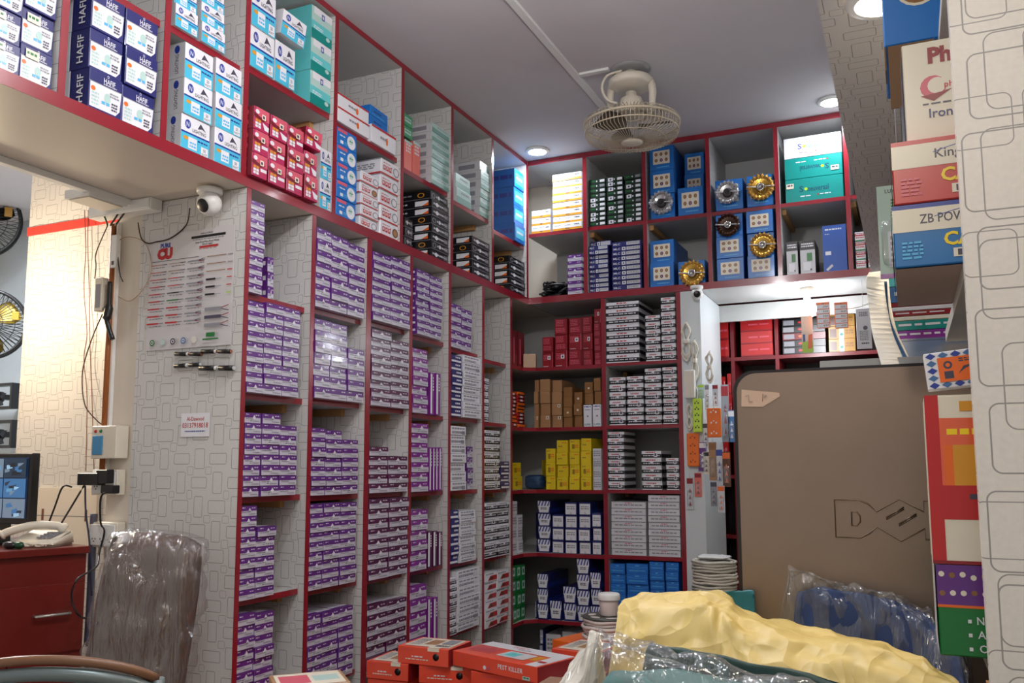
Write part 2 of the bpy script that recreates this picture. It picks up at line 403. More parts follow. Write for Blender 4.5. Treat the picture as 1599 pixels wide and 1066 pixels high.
# overhead back cabinet ------------------------------------------------------
UX = [-1.524, -1.195, -.863, -.527, -.207, .10]
u_ub = thing('overhead_cabinet', 'open overhead cabinet with red edges along top of back wall over doorway', 'cabinet', (-.8, YB, ZR0))
uboard(u_ub, 'bottom_panel', (XL+.0035, YB, ZR0), (.6, BY, ZR1-.001), GREY, 'Y')
uboard(u_ub, 'top_panel', (XL+.0035, YB, CEIL-.028), (.6, BY, CEIL-.003), GREY, 'Y')
uboard(u_ub, 'back_panel', (XL+.0035, BY, ZR0), (.6, BY+.011, CEIL-.003), GREY)
for x in UX: uboard(u_ub, 'divider', (x-.01, YB, ZR1), (x+.01, BY-.0005, CEIL-.0285), WP, 'Y')
UZ = 2.57
xs = [XL+.004]+UX
for i in range(6):
    x0, x1 = xs[i]+(.0105 if i else 0), xs[i+1]-.0105
    uboard(u_ub, 'shelf', (x0, YB+.012, UZ-.018), (x1, BY-.0005, UZ), GREY, 'Y')
    if i: uboard(u_ub, 'batten', (x0, YB+(.34 if i == 3 else .05), UZ-.045), (x0+.022, BY-.02, UZ-.0185), WOOD)
slab('batten', Vector((-.83, BY-.025, 2.70))-put(u_ub), Vector((-.56, BY-.001, 2.74))-put(u_ub), WOOD, u_ub)

# ------------------------------------------------------------------ carton kinds: name, category, look, meshes
KINDS = {}
def kind(key, name, cat, look, makes, plural=None):
    KINDS[key] = dict(name=name, cat=cat, look=look, meshes=[m for m in makes], plural=plural or look+'s')
def switchbox(col, n=0, w_=.11, h=.048, d=.2, notch=True):
    b = Box(w_, h, d, 'lilac')
    b.r('F', 0, .53, 1, 1, col); b.r('L', 0, 0, 1, 1, col); b.r('R', 0, 0, 1, 1, 'white'); b.r('R', 0, .6, 1, 1, col); b.r('T', 0, 0, 1, .12, col)
    b.dash('F', .10, .74, .28, .90, 'paper', 1, .12); b.dash('F', .68, .70, .90, .85, 'paper', 1, .14)
    if notch: b.poly('F', ((.42+.05*n, .53), (.50+.05*n, .84), (.60+.05*n, .53)), 'white'); b.r('F', .40+.05*n, .40, .56+.05*n, .56, 'grey' if n == 1 else 'white')
    b.dash('F', .08, .30, .55, .48, 'grey', 1, .07); b.dash('F', .5, .12, .92, .28, 'grey', 1, .06)
    if n == 2: b.r('F', .33, .05, .5, .5, 'paper'); b.dash('F', .35, .1, .48, .45, 'ink', 2, .05)
    b.dash('L', .62, .25, .95, .75, 'white', 1, .1)
    return b.mesh('carton')
kind('pur', 'switch_carton', 'carton', 'purple-white switch carton', [switchbox('purple', n) for n in range(3)]+[switchbox('purple', 0, notch=False)])
kind('plum', 'switch_carton', 'carton', 'plum-white switch carton', [switchbox('plum', n) for n in range(3)])
kind('vio', 'switch_carton', 'carton', 'violet-white switch carton', [switchbox('violet', n) for n in range(3)])
def upright(col):
    b = Box(.03, .2, .12, col); b.r('F', .0, .03, .42, .97, 'white'); b.dash('F', .55, .55, .8, .9, 'white', 5, .2); b.r('L', 0, 0, 1, 1, col); b.r('R', .2, .1, .8, .9, 'white'); return b.mesh('carton')
kind('upr', 'switch_carton', 'carton', 'slim upright violet carton', [upright('violet')])
kind('uprp', 'switch_carton', 'carton', 'slim upright plum carton', [upright('plum')])
kind('tall', 'switch_carton', 'carton', 'purple-ended white carton', [switchbox('purple', 1, .05, .07, .12)])
def whitebox(n):
    b = Box(.1, .045, .2, 'white'); b.dash('F', .08, .55, .92, .85, 'grey', 1, .1); b.r('F', .06, .12, .5, .42, 'paper'); b.dash('F', .08, .16, .9, .44, 'ink', 2, .06); b.r('F', .7, .1, .9, .5, 'paper' if n else 'grey'); b.r('T', 0, 0, 1, 1, 'paper'); b.r('L', 0, 0, 1, 1, 'paper')
    return b.mesh('carton')
kind('wht', 'socket_carton', 'carton', 'white printed carton', [whitebox(n) for n in range(2)])
def navyend():
    b = Box(.1, .05, .2, 'navy'); b.r('F', .1, .1, .95, .35, 'white'); b.dash('F', .45, .5, .9, .85, 'white', 1, .12); b.r('L', .5, 0, 1, 1, 'navy'); return b.mesh('carton')
kind('nav', 'socket_carton', 'carton', 'navy carton with white strip', [navyend()])
def blackband(red, n=0, wide=False):
    b = Box(.2 if wide else .12, .05, .25, 'white'); b.r('F', 0, .12, 1, .60, 'black'); b.r('F', 0, 0, 1, .12, 'white')
    if red:
        b.dash('F', .32 if wide else .2, .68, .62 if wide else .7, .92, 'red', 1, .07)
    else: b.dash('F', .1, .70, .8, .9, 'grey', 1, .1)
    b.dash('F', .08, .25, .92, .48, 'paper', 1, .1)
    if n == 0: b.poly('F', ((.40, .62), (.62, .62), (.51, .3)), 'white')
    if n == 1: b.r('F', .62, .25, .8, .8, 'white'); b.r('F', .66, .35, .76, .7, 'ink')
    b.r('L', 0, .12, 1, .6, 'black'); b.r('R', 0, .12, 1, .6, 'black')
    return b.mesh('carton')
kind('bbn', 'plug_carton', 'carton', 'black-banded white carton', [blackband(False, n) for n in range(2)])
kind('bbr', 'plug_carton', 'carton', 'black-white carton with red print', [blackband(True, n) for n in range(2)])
kind('bbw', 'plug_carton', 'carton', 'wide black-white carton with red title', [blackband(True, 2, True)])
def redwhite():
    b = Box(.1, .045, .2, 'white'); b.poly('F', ((.25, .1), (1, .1), (1, .62), (.45, .62)), 'red'); b.r('F', .4, .2, .66, .5, 'dbrown'); b.dash('F', .08, .7, .7, .9, 'grey', 1, .1); b.r('T', 0, 0, 1, 1, 'paper'); return b.mesh('carton')
kind('rdw', 'socket_carton', 'carton', 'red-white carton', [redwhite()])
# upper left goods
def hafif(sticker):
    b = Box(.15, .115, .3, 'navy', .002); b.poly('F', ((.03, .06), (.82, .06), (.94, .2), (.97, .60), (.97, .67), (.03, .67)), 'white'); b.r('F', 0, .67, 1, .69, 'grey')
    b.t('F', 'HAFIF', .60, .76, .13, 'white', .62); b.e('F', .55, .945, .028, 'white', 10); b.e('F', .55, .945, .018, 'navy', 10)
    b.dash('F', .42, .70, .82, .745, 'paper', 1, .05)
    b.e('F', .12, .52, .07, 'orange', 12, .06); b.dash('F', .08, .1, .3, .45, 'mint', 4, .06); b.e('F', .55, .40, .1, 'mint'); b.dash('F', .62, .44, .9, .58, 'grey', 2, .06); b.dash('F', .38, .18, .62, .3, 'sky', 1, .1); b.dash('F', .68, .12, .86, .34, 'ink', 3, .05)
    b.r('L', 0, 0, .58, 1, 'silver'); b.r('L', .57, 0, .60, 1, 'white'); b.dash('L', .2, .08, .5, .9, 'grey', 9, .06)
    b.t('L', 'HAFIF', .885, .5, .14, 'white', .72, vert=True)
    return b.mesh('carton')
kind('haf', 'bulb_carton', 'carton', 'navy-white lamp carton', [hafif(0)])
kind('hafs', 'bulb_carton', 'carton', 'navy-white lamp carton with price sticker', [hafif(1)])
KINDS['hafs']['part'] = ('price_sticker', Box.decal(.15, .115, .3, 130).r('F', .14, .66, .55, .90, 'cream').dash('F', .18, .72, .5, .84, 'green', 1, .08).mesh('price_sticker'))
def lighting():
    b = Box(.13, .10, .3, 'white', .0018); b.r('F', 0, .49, 1, .54, 'royal'); b.r('F', 0, 0, 1, .49, 'cyan')
    for k in range(9): b.poly('F', ((.02+.11*k, .02), (.05+.11*k, .02), (.13+.11*k, .46), (.10+.11*k, .46)), 'sky')
    b.e('F', .22, .76, .10, 'royal'); b.t('F', 'N', .22, .69, .14, 'white'); b.t('F', 'LIGHTING', .62, .60, .1, 'ink', .55); b.poly('F', ((.56, .73), (.66, .92), (.86, .73), (.72, .78)), 'ink')
    b.e('F', .17, .36, .1, 'amber', 12, .05); b.r('F', .25, .1, .55, .42, 'white'); b.dash('F', .3, .12, .52, .3, 'sky', 2, .06); b.dash('F', .58, .34, .92, .42, 'royal', 1, .07)
    b.r('F', .70, .02, .95, .28, 'white'); b.t('F', '50', .82, .15, .09, 'ink'); b.t('F', 'WATT', .82, .05, .07, 'ink', .22)
    b.r('L', 0, 0, 1, 1, 'silver'); b.r('L', .58, 0, .62, 1, 'royal'); b.t('L', 'LIGHTING', .86, .40, .08, 'ink', .55, vert=True); b.e('L', .82, .82, .06, 'royal', 12, .12); b.dash('L', .2, .1, .4, .9, 'grey', 8, .04)
    return b.mesh('carton')
kind('lig', 'bulb_carton', 'carton', 'white-cyan lamp carton', [lighting()])
def tealtall():
    b = Box(.10, .15, .3, 'mint', .002); b.r('F', 0, 0, 1, .3, 'teal'); b.r('F', 0, .3, 1, .55, 'tealL'); b.r('F', 0, .55, 1, .8, 'mint'); b.r('F', .1, .78, 1, 1, 'white'); b.r('F', .48, .72, .62, .9, 'royal'); b.r('F', .52, .76, .58, .86, 'white'); b.e('F', .8, .22, .1, 'mint'); b.dash('F', .1, .3, .55, .42, 'white', 2, .1); b.r('L', 0, 0, 1, 1, 'tealL')
    return b.mesh('carton')
kind('tea', 'bulb_carton', 'carton', 'pale teal lamp carton', [tealtall()])
def pink(n):
    b = Box(.075, .10, .2, 'pink', .0015); b.poly('F', ((.3, .62), (1, .5), (1, 1), (.1, 1)), 'rose'); b.poly('F', ((0, .55), (.6, .45), (.9, .6), (.4, .62), (0, .72)), 'maroon'); b.e('F', .22, .8, .13, 'white')
    for i in range(3):
        for j in range(2): b.r('F', .1+.19*j, .10+.13*i, .26+.19*j, .21+.13*i, 'white' if i < 2 else 'amber')
    if n: b.poly('F', ((.55, .42), (.98, .3), (.95, .1), (.7, .12)), 'white')
    else: b.r('F', .55, .28, .95, .42, 'white')
    b.r('F', .52, .55, .76, .78, 'cream'); b.r('F', .57, .6, .7, .72, 'ink'); b.r('L', 0, 0, 1, 1, 'maroon'); b.e('L', .8, .75, .1, 'rose'); b.e('L', .8, .3, .1, 'rose')
    return b.mesh('carton')
kind('pnk', 'bulb_carton', 'carton', 'pink lamp carton', [pink(0), pink(1), pink(0)])
def longwhite(): 
    b = Box(.2, .035, .25, 'white', .0015); b.r('F', 0, .88, 1, 1, 'red'); b.r('T', .1, .1, .9, .5, 'red'); b.e('F', .62, .45, .04, 'orange'); b.dash('F', .35, .35, .6, .6, 'grey', 1, .05); return b.mesh('carton')
kind('lon', 'tube_light_carton', 'carton', 'flat white lamp carton', [longwhite()])
def flatblue(): 
    b = Box(.15, .06, .2, 'blue'); b.dash('F', .2, .4, .6, .6, 'navy', 1, .1); b.dash('F', .1, .1, .8, .25, 'sky', 1, .1); return b.mesh('carton')
kind('flb', 'lamp_carton', 'carton', 'plain blue carton', [flatblue()])
def bluelamp():
    b = Box(.15, .085, .2, 'blue'); b.r('F', .02, .76, .5, .94, 'rose'); b.e('F', .72, .45, .22, 'white', 18); b.e('F', .70, .5, .1, 'mint'); b.dash('F', .62, .45, .8, .55, 'green', 1, .07); b.dash('F', .12, .5, .42, .62, 'white', 1, .1); b.r('F', .15, .12, .3, .3, 'white'); b.dash('F', .35, .12, .5, .3, 'sky', 2, .06); return b.mesh('carton')
kind('blu', 'panel_light_carton', 'carton', 'bright blue panel-light carton', [bluelamp()])
def redlamp(alt):
    b = Box(.13, .07, .22, 'white'); b.r('F', 0, 0, 1, .1, 'red'); b.r('L', 0, 0, 1, .1, 'red'); b.r('L', 0, .92, 1, 1, 'grey')
    for k in range(3): b.r('F', .12+.16*k, .3, .25+.16*k, .62, 'red'); b.r('F', .155+.16*k, .4, .21+.16*k, .56, 'white')
    b.r('F', .55, .6, .6, .68, 'red'); b.dash('F', .12, .72, .5, .8, 'red', 1, .1)
    b.e('F', .83, .48, .16, 'ink' if not alt else 'dbrown', 18); b.e('F', .83, .48, .14, 'silver' if not alt else 'brown', 18); b.e('F', .83, .48, .10, 'white' if not alt else 'tan', 16); b.dash('L', .3, .3, .9, .7, 'grey', 3, .08)
    return b.mesh('carton')
kind('rlm', 'panel_light_carton', 'carton', 'white panel-light carton with red print', [redlamp(0), redlamp(0), redlamp(0), redlamp(1)])
def greygreen():
    b = Box(.14, .045, .25, 'mint'); b.r('F', 0, 0, 1, .45, M('print_sage', (120, 160, 150), .4)); b.dash('F', .3, .62, .85, .82, 'grey', 1, .1); b.r('L', 0, 0, 1, 1, 'silver'); b.r('L', .6, .2, .9, .7, 'grey'); return b.mesh('carton')
kind('ggr', 'lamp_carton', 'carton', 'grey-green lamp carton', [greygreen()])
kind('grn', 'lamp_carton', 'carton', 'green lamp carton', [Box(.08, .06, .2, M('print_leaf', (64, 146, 100), .4)).r('F', .15, .3, .85, .7, 'mint').dash('F', .2, .4, .8, .6, 'green', 1, .1).mesh('carton')])
kind('cor', 'lamp_carton', 'carton', 'coral upright carton', [Box(.05, .11, .2, 'salmon').dash('F', .2, .6, .8, .9, 'white', 3, .2).r('F', 0, .92, 1, 1, 'mint').mesh('carton')])
def blackbox():
    b = Box(.12, .055, .34, 'black'); b.e('F', .16, .5, .1, 'grey', 12, .32); b.e('F', .16, .5, .07, 'black', 12, .24); b.dash('F', .32, .3, .92, .66, 'silver', 1, .07); b.r('F', .42, .3, .5, .75, 'white'); b.dash('F', .74, .2, .95, .8, 'grey', 3, .04); b.r('F', 0, .0, 1, .05, 'grey')
    b.e('L', .84, .5, .06, 'amber', 12, .3); b.e('L', .84, .5, .045, 'black', 12, .22); b.dash('L', .1, .35, .7, .65, 'grey', 1, .06); b.r('L', 0, 0, 1, .04, 'grey'); return b.mesh('carton')
def blackbox2():
    b = Box(.12, .055, .34, 'black'); b.dash('F', .1, .3, .92, .66, 'silver', 1, .07); b.e('F', .3, .5, .08, 'white', 12, .26); b.dash('F', .74, .2, .95, .8, 'grey', 3, .04); b.r('F', 0, .0, 1, .05, 'grey'); b.r('L', .72, .2, .95, .8, 'white'); b.poly('L', ((.84, .2), (.95, .2), (.95, .6)), 'orange'); b.dash('L', .1, .35, .6, .65, 'silver', 1, .06); b.r('L', 0, 0, 1, .04, 'grey'); return b.mesh('carton')
kind('blk', 'lamp_carton', 'carton', 'black lamp carton', [blackbox(), blackbox2()])
def blueopen(): 
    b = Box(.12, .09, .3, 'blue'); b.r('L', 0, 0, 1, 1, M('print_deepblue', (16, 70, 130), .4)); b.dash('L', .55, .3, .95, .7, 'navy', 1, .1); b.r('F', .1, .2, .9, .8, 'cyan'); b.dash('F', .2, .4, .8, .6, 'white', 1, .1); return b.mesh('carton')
kind('blo', 'lamp_carton', 'carton', 'glossy blue lamp carton', [blueopen()])
# back upper goods
kind('orw', 'wire_carton', 'carton', 'orange-edged white carton', [Box(.17, .05, .2, 'white').r('F', 0, 0, 1, .3, 'amber').r('F', .44, .1, .58, .3, 'brown').dash('F', .08, .6, .3, .72, 'grey', 1, .06).dash('F', .42, .6, .6, .72, 'grey', 1, .06).dash('F', .74, .55, .92, .78, 'ink', 1, .05).mesh('carton')])
def greenblack(n):
    b = Box(.1, .032, .2, 'gdark'); b.dash('F', .1, .3, .4, .7, 'green', 1, .1); b.e('F', .48, .5, .04, 'white', 8, .18); b.r('F', .66, .25, .95, .8, 'white' if n != 1 else 'grey')
    if n == 2: b.r('F', .1, .1, .4, .9, 'paper'); b.r('F', .2, .3, .3, .7, 'ink')
    return b.mesh('carton')
kind('gbk', 'breaker_carton', 'carton', 'dark green breaker carton', [greenblack(n) for n in range(3)])
def mlc(n):
    b = Box(.16, .034, .2, 'navy'); b.r('F', .50, .18, .95, .85, 'silver'); b.dash('F', .53, .3, .92, .75, 'grey', 2, .06); b.t('F', 'MLC', .17, .3, .42, 'white', .24)
    if n: b.r('F', .34, .15, .47, .85, 'paper'); b.r('F', .38, .35, .43, .65, 'ink')
    return b.mesh('carton')
kind('mlc', 'breaker_carton', 'carton', 'navy breaker carton', [mlc(0), mlc(1), mlc(1)])
def sixdots():
    b = Box(.15, .13, .3, 'blue', .002)
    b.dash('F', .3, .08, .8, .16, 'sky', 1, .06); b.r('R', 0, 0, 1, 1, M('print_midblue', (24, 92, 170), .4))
    return b.mesh('carton')
kind('six', 'spotlight_carton', 'carton', 'blue spotlight carton', [sixdots()])
b = Box.decal(.15, .13, .3); b.r('F', .15, .26, .84, .82, 'cream')
for i in range(3):
    for j in range(2): b.e('F', .28+.21*i, .42+.25*j, .065, 'brown' if (i, j) != (1, 0) else 'purple', 12); b.e('F', .28+.21*i, .42+.25*j, .035, 'tan', 10)
KINDS['six']['part'] = ('label', b.mesh('label'))
def tealuni(v):
    b = Box(.28, .13, .3, 'teal' if v else 'white', .002); c = 'royal'
    dk = M('print_deepteal', (0, 62, 92), .4)
    if v != 2:
        b.t('F', 'S', .28, .42, .26, c if v == 0 else dk); b.e('F', .36, .53, .03, 'lime'); b.t('F', 'neuversal', .57, .42, .24, 'sky' if v == 0 else dk, .36); b.dash('F', .26, .18, .46, .25, 'grey' if v == 0 else 'white', 1, .06); b.e('F', .56, .24, .015, 'red'); b.dash('F', .6, .2, .78, .27, 'grey' if v == 0 else 'white', 1, .06)
    else:
        b.t('F', 'S', .74, .58, .26, dk, flip=True); b.e('F', .66, .48, .03, 'lime'); b.t('F', 'neuversal', .45, .58, .24, dk, .36, flip=True); b.dash('F', .2, .75, .4, .82, 'white', 1, .06); b.dash('F', .52, .76, .72, .83, 'white', 1, .06); b.e('F', .75, .8, .015, 'red')
    return b.mesh('carton')
kind('un0', 'fixture_carton', 'carton', 'white carton with blue lettering', [tealuni(0)])
kind('un1', 'fixture_carton', 'carton', 'teal carton with upright lettering', [tealuni(1)])
kind('un2', 'fixture_carton', 'carton', 'teal carton with upside-down lettering', [tealuni(2)])
KINDS['un1']['part'] = ('price_sticker', Box.decal(.28, .13, .3).r('F', .02, .6, .15, .82, 'cream').dash('F', .04, .66, .13, .78, 'ink', 1, .04).mesh('price_sticker'))
KINDS['un2']['part'] = ('price_sticker', Box.decal(.28, .13, .3).r('F', .80, .22, .94, .44, 'cream').dash('F', .82, .28, .92, .4, 'ink', 1, .04).mesh('price_sticker'))
kind('spk', 'lamp_carton', 'carton', 'black-topped grey carton', [Box(.1, .17, .2, 'silver').r('F', 0, .72, 1, 1, 'black').dash('F', .1, .78, .9, .92, 'white', 2, .1).r('F', .45, .38, .8, .62, 'green').r('F', .2, .1, .7, .35, 'white').e('F', .7, .12, .06, 'ink').r('R', 0, 0, 1, 1, 'black').mesh('carton')])
kind('blt', 'camera_carton', 'carton', 'tall blue carton', [Box(.13, .26, .2, 'royal').r('F', 0, 0, 1, 1, M('print_cobalt', (34, 84, 168), .4)).dash('F', .12, .88, .85, .93, 'white', 1, .1).r('F', .1, .36, .34, .44, 'white').poly('F', ((.1, .05), (.35, .16), (.42, .12), (.18, .02)), 'silver').dash('F', .1, .8, .3, .82, 'white', 1, .05).mesh('carton')])
kind('rgs', 'tape_carton', 'carton', 'small red-white-green carton', [Box(.06, .06, .15, 'white').r('F', 0, .55, 1, .85, 'red').r('F', 0, 0, 1, .12, 'green').dash('F', .1, .6, .9, .8, 'white', 1, .1).dash('F', .1, .25, .9, .45, 'red', 1, .1).mesh('carton')])
# back lower goods
kind('mar', 'bulb_carton', 'carton', 'dark red lamp carton', [Box(.08, .11, .2, 'crimson').dash('F', .12, .45, .8, .85, 'rose', 4, .12).dash('F', .1, .05, .6, .1, 'white', 1, .1).r('F', .5, .52, .78, .76, 'white').r('F', .58, .58, .7, .7, 'ink').r('F', .95, 0, 1, 1, 'rose').mesh('carton'), Box(.08, .11, .2, 'crimson').dash('F', .12, .5, .7, .9, 'rose', 4, .12).dash('F', .12, .1, .85, .4, 'rose', 3, .1).mesh('carton')])
kind('tan', 'parts_carton', 'carton', 'plain brown carton', [Box(.07, .09, .2, 'tan').mesh('carton'), Box(.07, .09, .2, 'tan').mesh('carton'), Box(.07, .09, .2, 'tan').r('F', .6, .68, .9, .95, 'cream').r('F', .7, .72, .8, .9, 'ink').mesh('carton')])
kind('brn', 'parts_carton', 'carton', 'darker brown carton', [Box(.07, .09, .2, 'brown').mesh('carton'), Box(.07, .09, .2, 'brown').e('F', .5, .45, .14, 'cream', 7).mesh('carton')])
kind('sup', 'switch_carton', 'carton', 'white carton lettered in blue', [Box(.06, .16, .2, 'white').dash('F', .1, .86, .92, .95, 'royal', 1, .2).dash('F', .2, .74, .85, .79, 'ink', 1, .1).e('F', .5, .48, .16, 'silver').e('F', .55, .48, .08, 'ink').t('F', 'SUPER', .5, .06, .09, 'teal', .84).mesh('carton')])
kind('yel', 'socket_carton', 'carton', 'yellow carton', [Box(.08, .08, .2, 'yellow').dash('F', .12, .75, .5, .85, 'brown', 1, .1).r('F', .25, .25, .5, .62, M('print_ochre', (150, 120, 20), .5)).dash('F', .55, .3, .9, .6, 'orange', 2, .1).mesh('carton'), Box(.08, .08, .2, 'yellow').dash('F', .5, .7, .9, .85, 'orange', 1, .1).dash('F', .15, .4, .5, .55, 'brown', 1, .1).mesh('carton')])
kind('wgr', 'socket_carton', 'carton', 'white-grey carton', [Box(.06, .08, .2, 'paper').dash('F', .1, .2, .9, .8, 'grey', 3, .15).mesh('carton')])
def navyframe(stripe):
    b = Box(.085, .075, .3, 'navy')
    if stripe:
        b.r('F', 0, .55, 1, 1, 'white')
        for k in range(4): b.poly('F', ((.02+.25*k, .62), (.12+.25*k, .62), (min(1, .26+.25*k), 1), (min(1, .16+.25*k), 1)), 'royal')
        b.poly('F', ((.02, .62), (.98, .62), (.88, .10), (.12, .10)), 'white'); b.dash('F', .25, .3, .75, .5, 'ink', 2, .1)
    else: b.r('F', .05, .05, .95, .88, 'white'); b.dash('F', .15, .4, .85, .7, 'grey', 2, .12); b.poly('F', ((.4, .06), (.5, .3), (.62, .06)), 'silver')
    b.r('L', 0, .1, 1, .4, 'royal'); b.r('R', 0, .1, 1, .4, 'royal')
    return b.mesh('carton')
kind('nvf', 'holder_carton', 'carton', 'navy-framed white carton', [navyframe(0)])
kind('nvs', 'holder_carton', 'carton', 'blue chevron-striped carton', [navyframe(1)])
kind('gre', 'holder_carton', 'carton', 'bright green carton', [Box(.06, .09, .25, 'green').r('F', .2, .25, .9, .85, 'mint').r('F', .4, .4, .7, .7, 'green').mesh('carton')])
kind('whl', 'board_carton', 'carton', 'long flat white carton', [Box(.2, .035, .25, 'paper').dash('F', .1, .3, .9, .6, 'grey', 1, .08).dash('F', .4, .65, .6, .85, 'rose', 1, .06).r('F', 0, .94, 1, 1, 'grey').mesh('carton')])
kind('bls', 'breaker_carton', 'carton', 'mid-blue carton', [Box(.09, .05, .25, M('print_azure', (34, 112, 204), .4)).r('F', .4, .74, .6, .86, 'sky').dash('F', .12, .2, .88, .4, 'sky', 1, .06).poly('F', ((0, .7), (.4, .58), (.6, .58), (1, .7), (1, .73), (.6, .61), (.4, .61), (0, .73)), 'sky').mesh('carton')])
kind('dkr', 'tape_carton', 'carton', 'slim dark red carton', [Box(.05, .2, .2, 'maroon').r('F', .2, .1, .4, .8, 'rose').mesh('carton')])
kind('rst', 'tape_carton', 'carton', 'thin red-black carton', [Box(.06, .025, .15, 'red').r('F', 0, 0, 1, .3, 'black').r('F', .3, .4, .7, .9, 'white').mesh('carton'), Box(.06, .025, .15, 'orange').r('F', 0, 0, 1, .3, 'black').mesh('carton')])
# alcove goods
kind('red', 'tool_carton', 'carton', 'glossy red tool carton', [Box(.2, .12, .2, 'red').dash('F', .25, .4, .9, .6, 'rose', 1, .2).r('F', 0, 0, 1, .1, 'crimson').mesh('carton')])
kind('dgr', 'tool_carton', 'carton', 'grey-labelled dark carton', [Box(.2, .06, .2, 'black').r('F', .03, .15, .28, .85, 'grey').e('F', .42, .5, .05, 'red').mesh('carton'), Box(.2, .06, .2, 'maroon').r('F', .03, .15, .28, .85, 'grey').e('F', .42, .5, .05, 'orange').mesh('carton')])
kind('gld', 'tool_carton', 'carton', 'gold carton with grey tape', [Box(.17, .1, .2, 'gold').r('F', .05, .1, .3, .8, 'dbrown').r('F', .4, 0, .58, 1, 'mint').e('F', .49, .35, .06, 'teal').dash('F', .64, .3, .95, .7, 'brown', 2, .1).mesh('carton')])

# ------------------------------------------------------------------ stacking
ORD = ['bottom', 'second', 'third', 'fourth', 'fifth', 'sixth', 'seventh', 'eighth', 'ninth', 'tenth', 'eleventh', 'twelfth']
NTH = ['first', 'second', 'third', 'fourth', 'fifth', 'sixth', 'seventh', 'eighth']
SEEN = {}
def label_row(i, n): return 'topmost' if i == n-1 and n > 1 else ('bottom' if i == 0 and n > 1 else (ORD[i]+' up' if n > 1 else 'single'))
def colword(j, m):
    if m == 1: return 'column'
    if m == 2: return ('left column', 'right column')[j]
    if m == 3: return ('left column', 'middle column', 'right column')[j]
    return NTH[j]+' column'
def place(key, centre, w_, h, d, rz, label, group, jit=1):
    K = KINDS[key]; me = random.choice(K['meshes']); dm = me['dims']
    o = bpy.data.objects.new(K['name'], me); COL.objects.link(o)
    o.location = centre; o.rotation_euler = (0, 0, rz+random.uniform(-1, 1)*.008*jit); o.scale = (w_/dm[0], d/dm[1], h/dm[2])
    if 'part' in K:
        c_ = bpy.data.objects.new(K['part'][0], K['part'][1]); COL.objects.link(c_); c_.parent = o
    if label in SEEN: SEEN[label] += 1
    else: SEEN[label] = 1
    return tag(o, label, K['cat'], group)
LOOSE = {'tan': 4, 'brn': 5, 'mar': 2, 'yel': 3, 'nvs': 3, 'six': 2, 'bls': 2, 'nvf': 2}
def stacks(side, where, zf, key, cols, off=0, d=.2, gap=.004, rear='', lim=None, top=9):
    """cols: (x0, x1, ytop, n) in photo pixels measured on the front plane; zf = top of the shelf they stand on"""
    K = KINDS[key]; m = len(cols)
    ym = sum(c[2] for c in cols)/m+30
    for j, (x0, x1, yt, n) in enumerate(cols):
        if side == 'L':
            X = XL+off; a = atX(x0, ym, X).y; b = atX(x1, ym, X).y; zt = atX(x0, yt, X).z
        else:
            Y = side+off if not isinstance(side, str) else YB-off
            a = atY(x0, ym, Y).x; b = atY(x1, ym, Y).x; zt = atY((x0+x1)/2, yt, Y).z
        if lim: a, b = max(a, lim[0]), min(b, lim[1])
        zt = min(zt, top-.003)
        lo = LOOSE.get(key, 1); w_ = b-a-gap-.002*(lo > 1); h = (zt-zf)/n
        for i in range(n):
            z = zf+.0006+i*h; j1 = random.uniform(-.0008, .0008); j2 = random.uniform(-.005, .004) if n > 1 else 0
            lab = '%s %s, %s, %s%s' % (K['look'], label_row(i, n), colword(j, m) if n > 1 or m > 1 else 'box', rear, where)
            if n == 1: lab = '%s, %s%s%s' % (K['look'], colword(j, m)+', ' if m > 1 else '', rear, where)
            g = '%s, %s' % (K['plural'], where)
            j2 *= 1+.6*(lo > 1)
            if side == 'L': place(key, (X+j2, (a+b)/2+j1, z), w_, h-.0008, d, math.pi/2, lab, g, .6 if lo == 1 else 1.3)
            else: place(key, ((a+b)/2+j1, Y-j2, z), w_, h-.0008, d, 0, lab, g, .6 if lo == 1 else 1.3)
SHN = ['top shelf', 'second shelf', 'third shelf', 'fourth shelf', 'fifth shelf', 'sixth shelf']
TOPS = {}
def LL(bay, lev, key, cols, off=0, **k):
    stacks('L', '%s, %s lower-left bay' % (SHN[lev-1], NTH[bay-1]), LSH[bay-1][lev-1], key, cols, off, lim=(LY[bay-1]+(.031 if bay == 3 else .021), LY[bay]-.005), top=(LSH[bay-1][lev-2]-.0185 if lev > 1 else ZR0-.004), **k)
    TOPS[(bay, lev)] = max(TOPS.get((bay, lev), 0), atX(cols[-1][0], cols[-1][2], XL).z if atX(cols[-1][1], cols[-1][2], XL).y > LY[bay]-.03 else 0)
# bay 1
LL(1, 1, 'pur', [(384, 414, 308, 10)], -.005)
LL(1, 1, 'tall', [(417, 427, 400, 3)], -.06, d=.1, rear='set back, ')
LL(1, 2, 'pur', [(380.5, 414, 466, 9), (414, 443, 464, 9), (443, 469, 474, 9)])
LL(1, 3, 'pur', [(378, 408, 643, 8), (408, 437, 645, 8), (437, 464, 664, 7)])
LL(1, 4, 'pur', [(371, 400.5, 791, 9), (400.5, 430, 823, 7)], -.006)
LL(1, 5, 'pur', [(368, 398, 962, 8), (398, 428, 960, 8)], -.006)
# bay 2
LL(2, 1, 'pur', [(489, 518, 351, 7), (518, 545, 365, 7), (545, 571, 378, 7)], .004)
LL(2, 2, 'pur', [(488, 517, 495, 7), (517, 543, 503, 7), (543, 569, 543, 5)], .004)
LL(2, 3, 'pur', [(482, 509, 667, 7), (509, 535, 671, 7), (535, 560, 686, 6)])
LL(2, 4, 'pur', [(479, 505.5, 788, 9), (505.5, 531.5, 786, 9), (531.5, 557, 785, 9)])
LL(2, 5, 'pur', [(475, 502, 963, 7), (502, 528, 957, 7), (528, 551, 950, 7)])
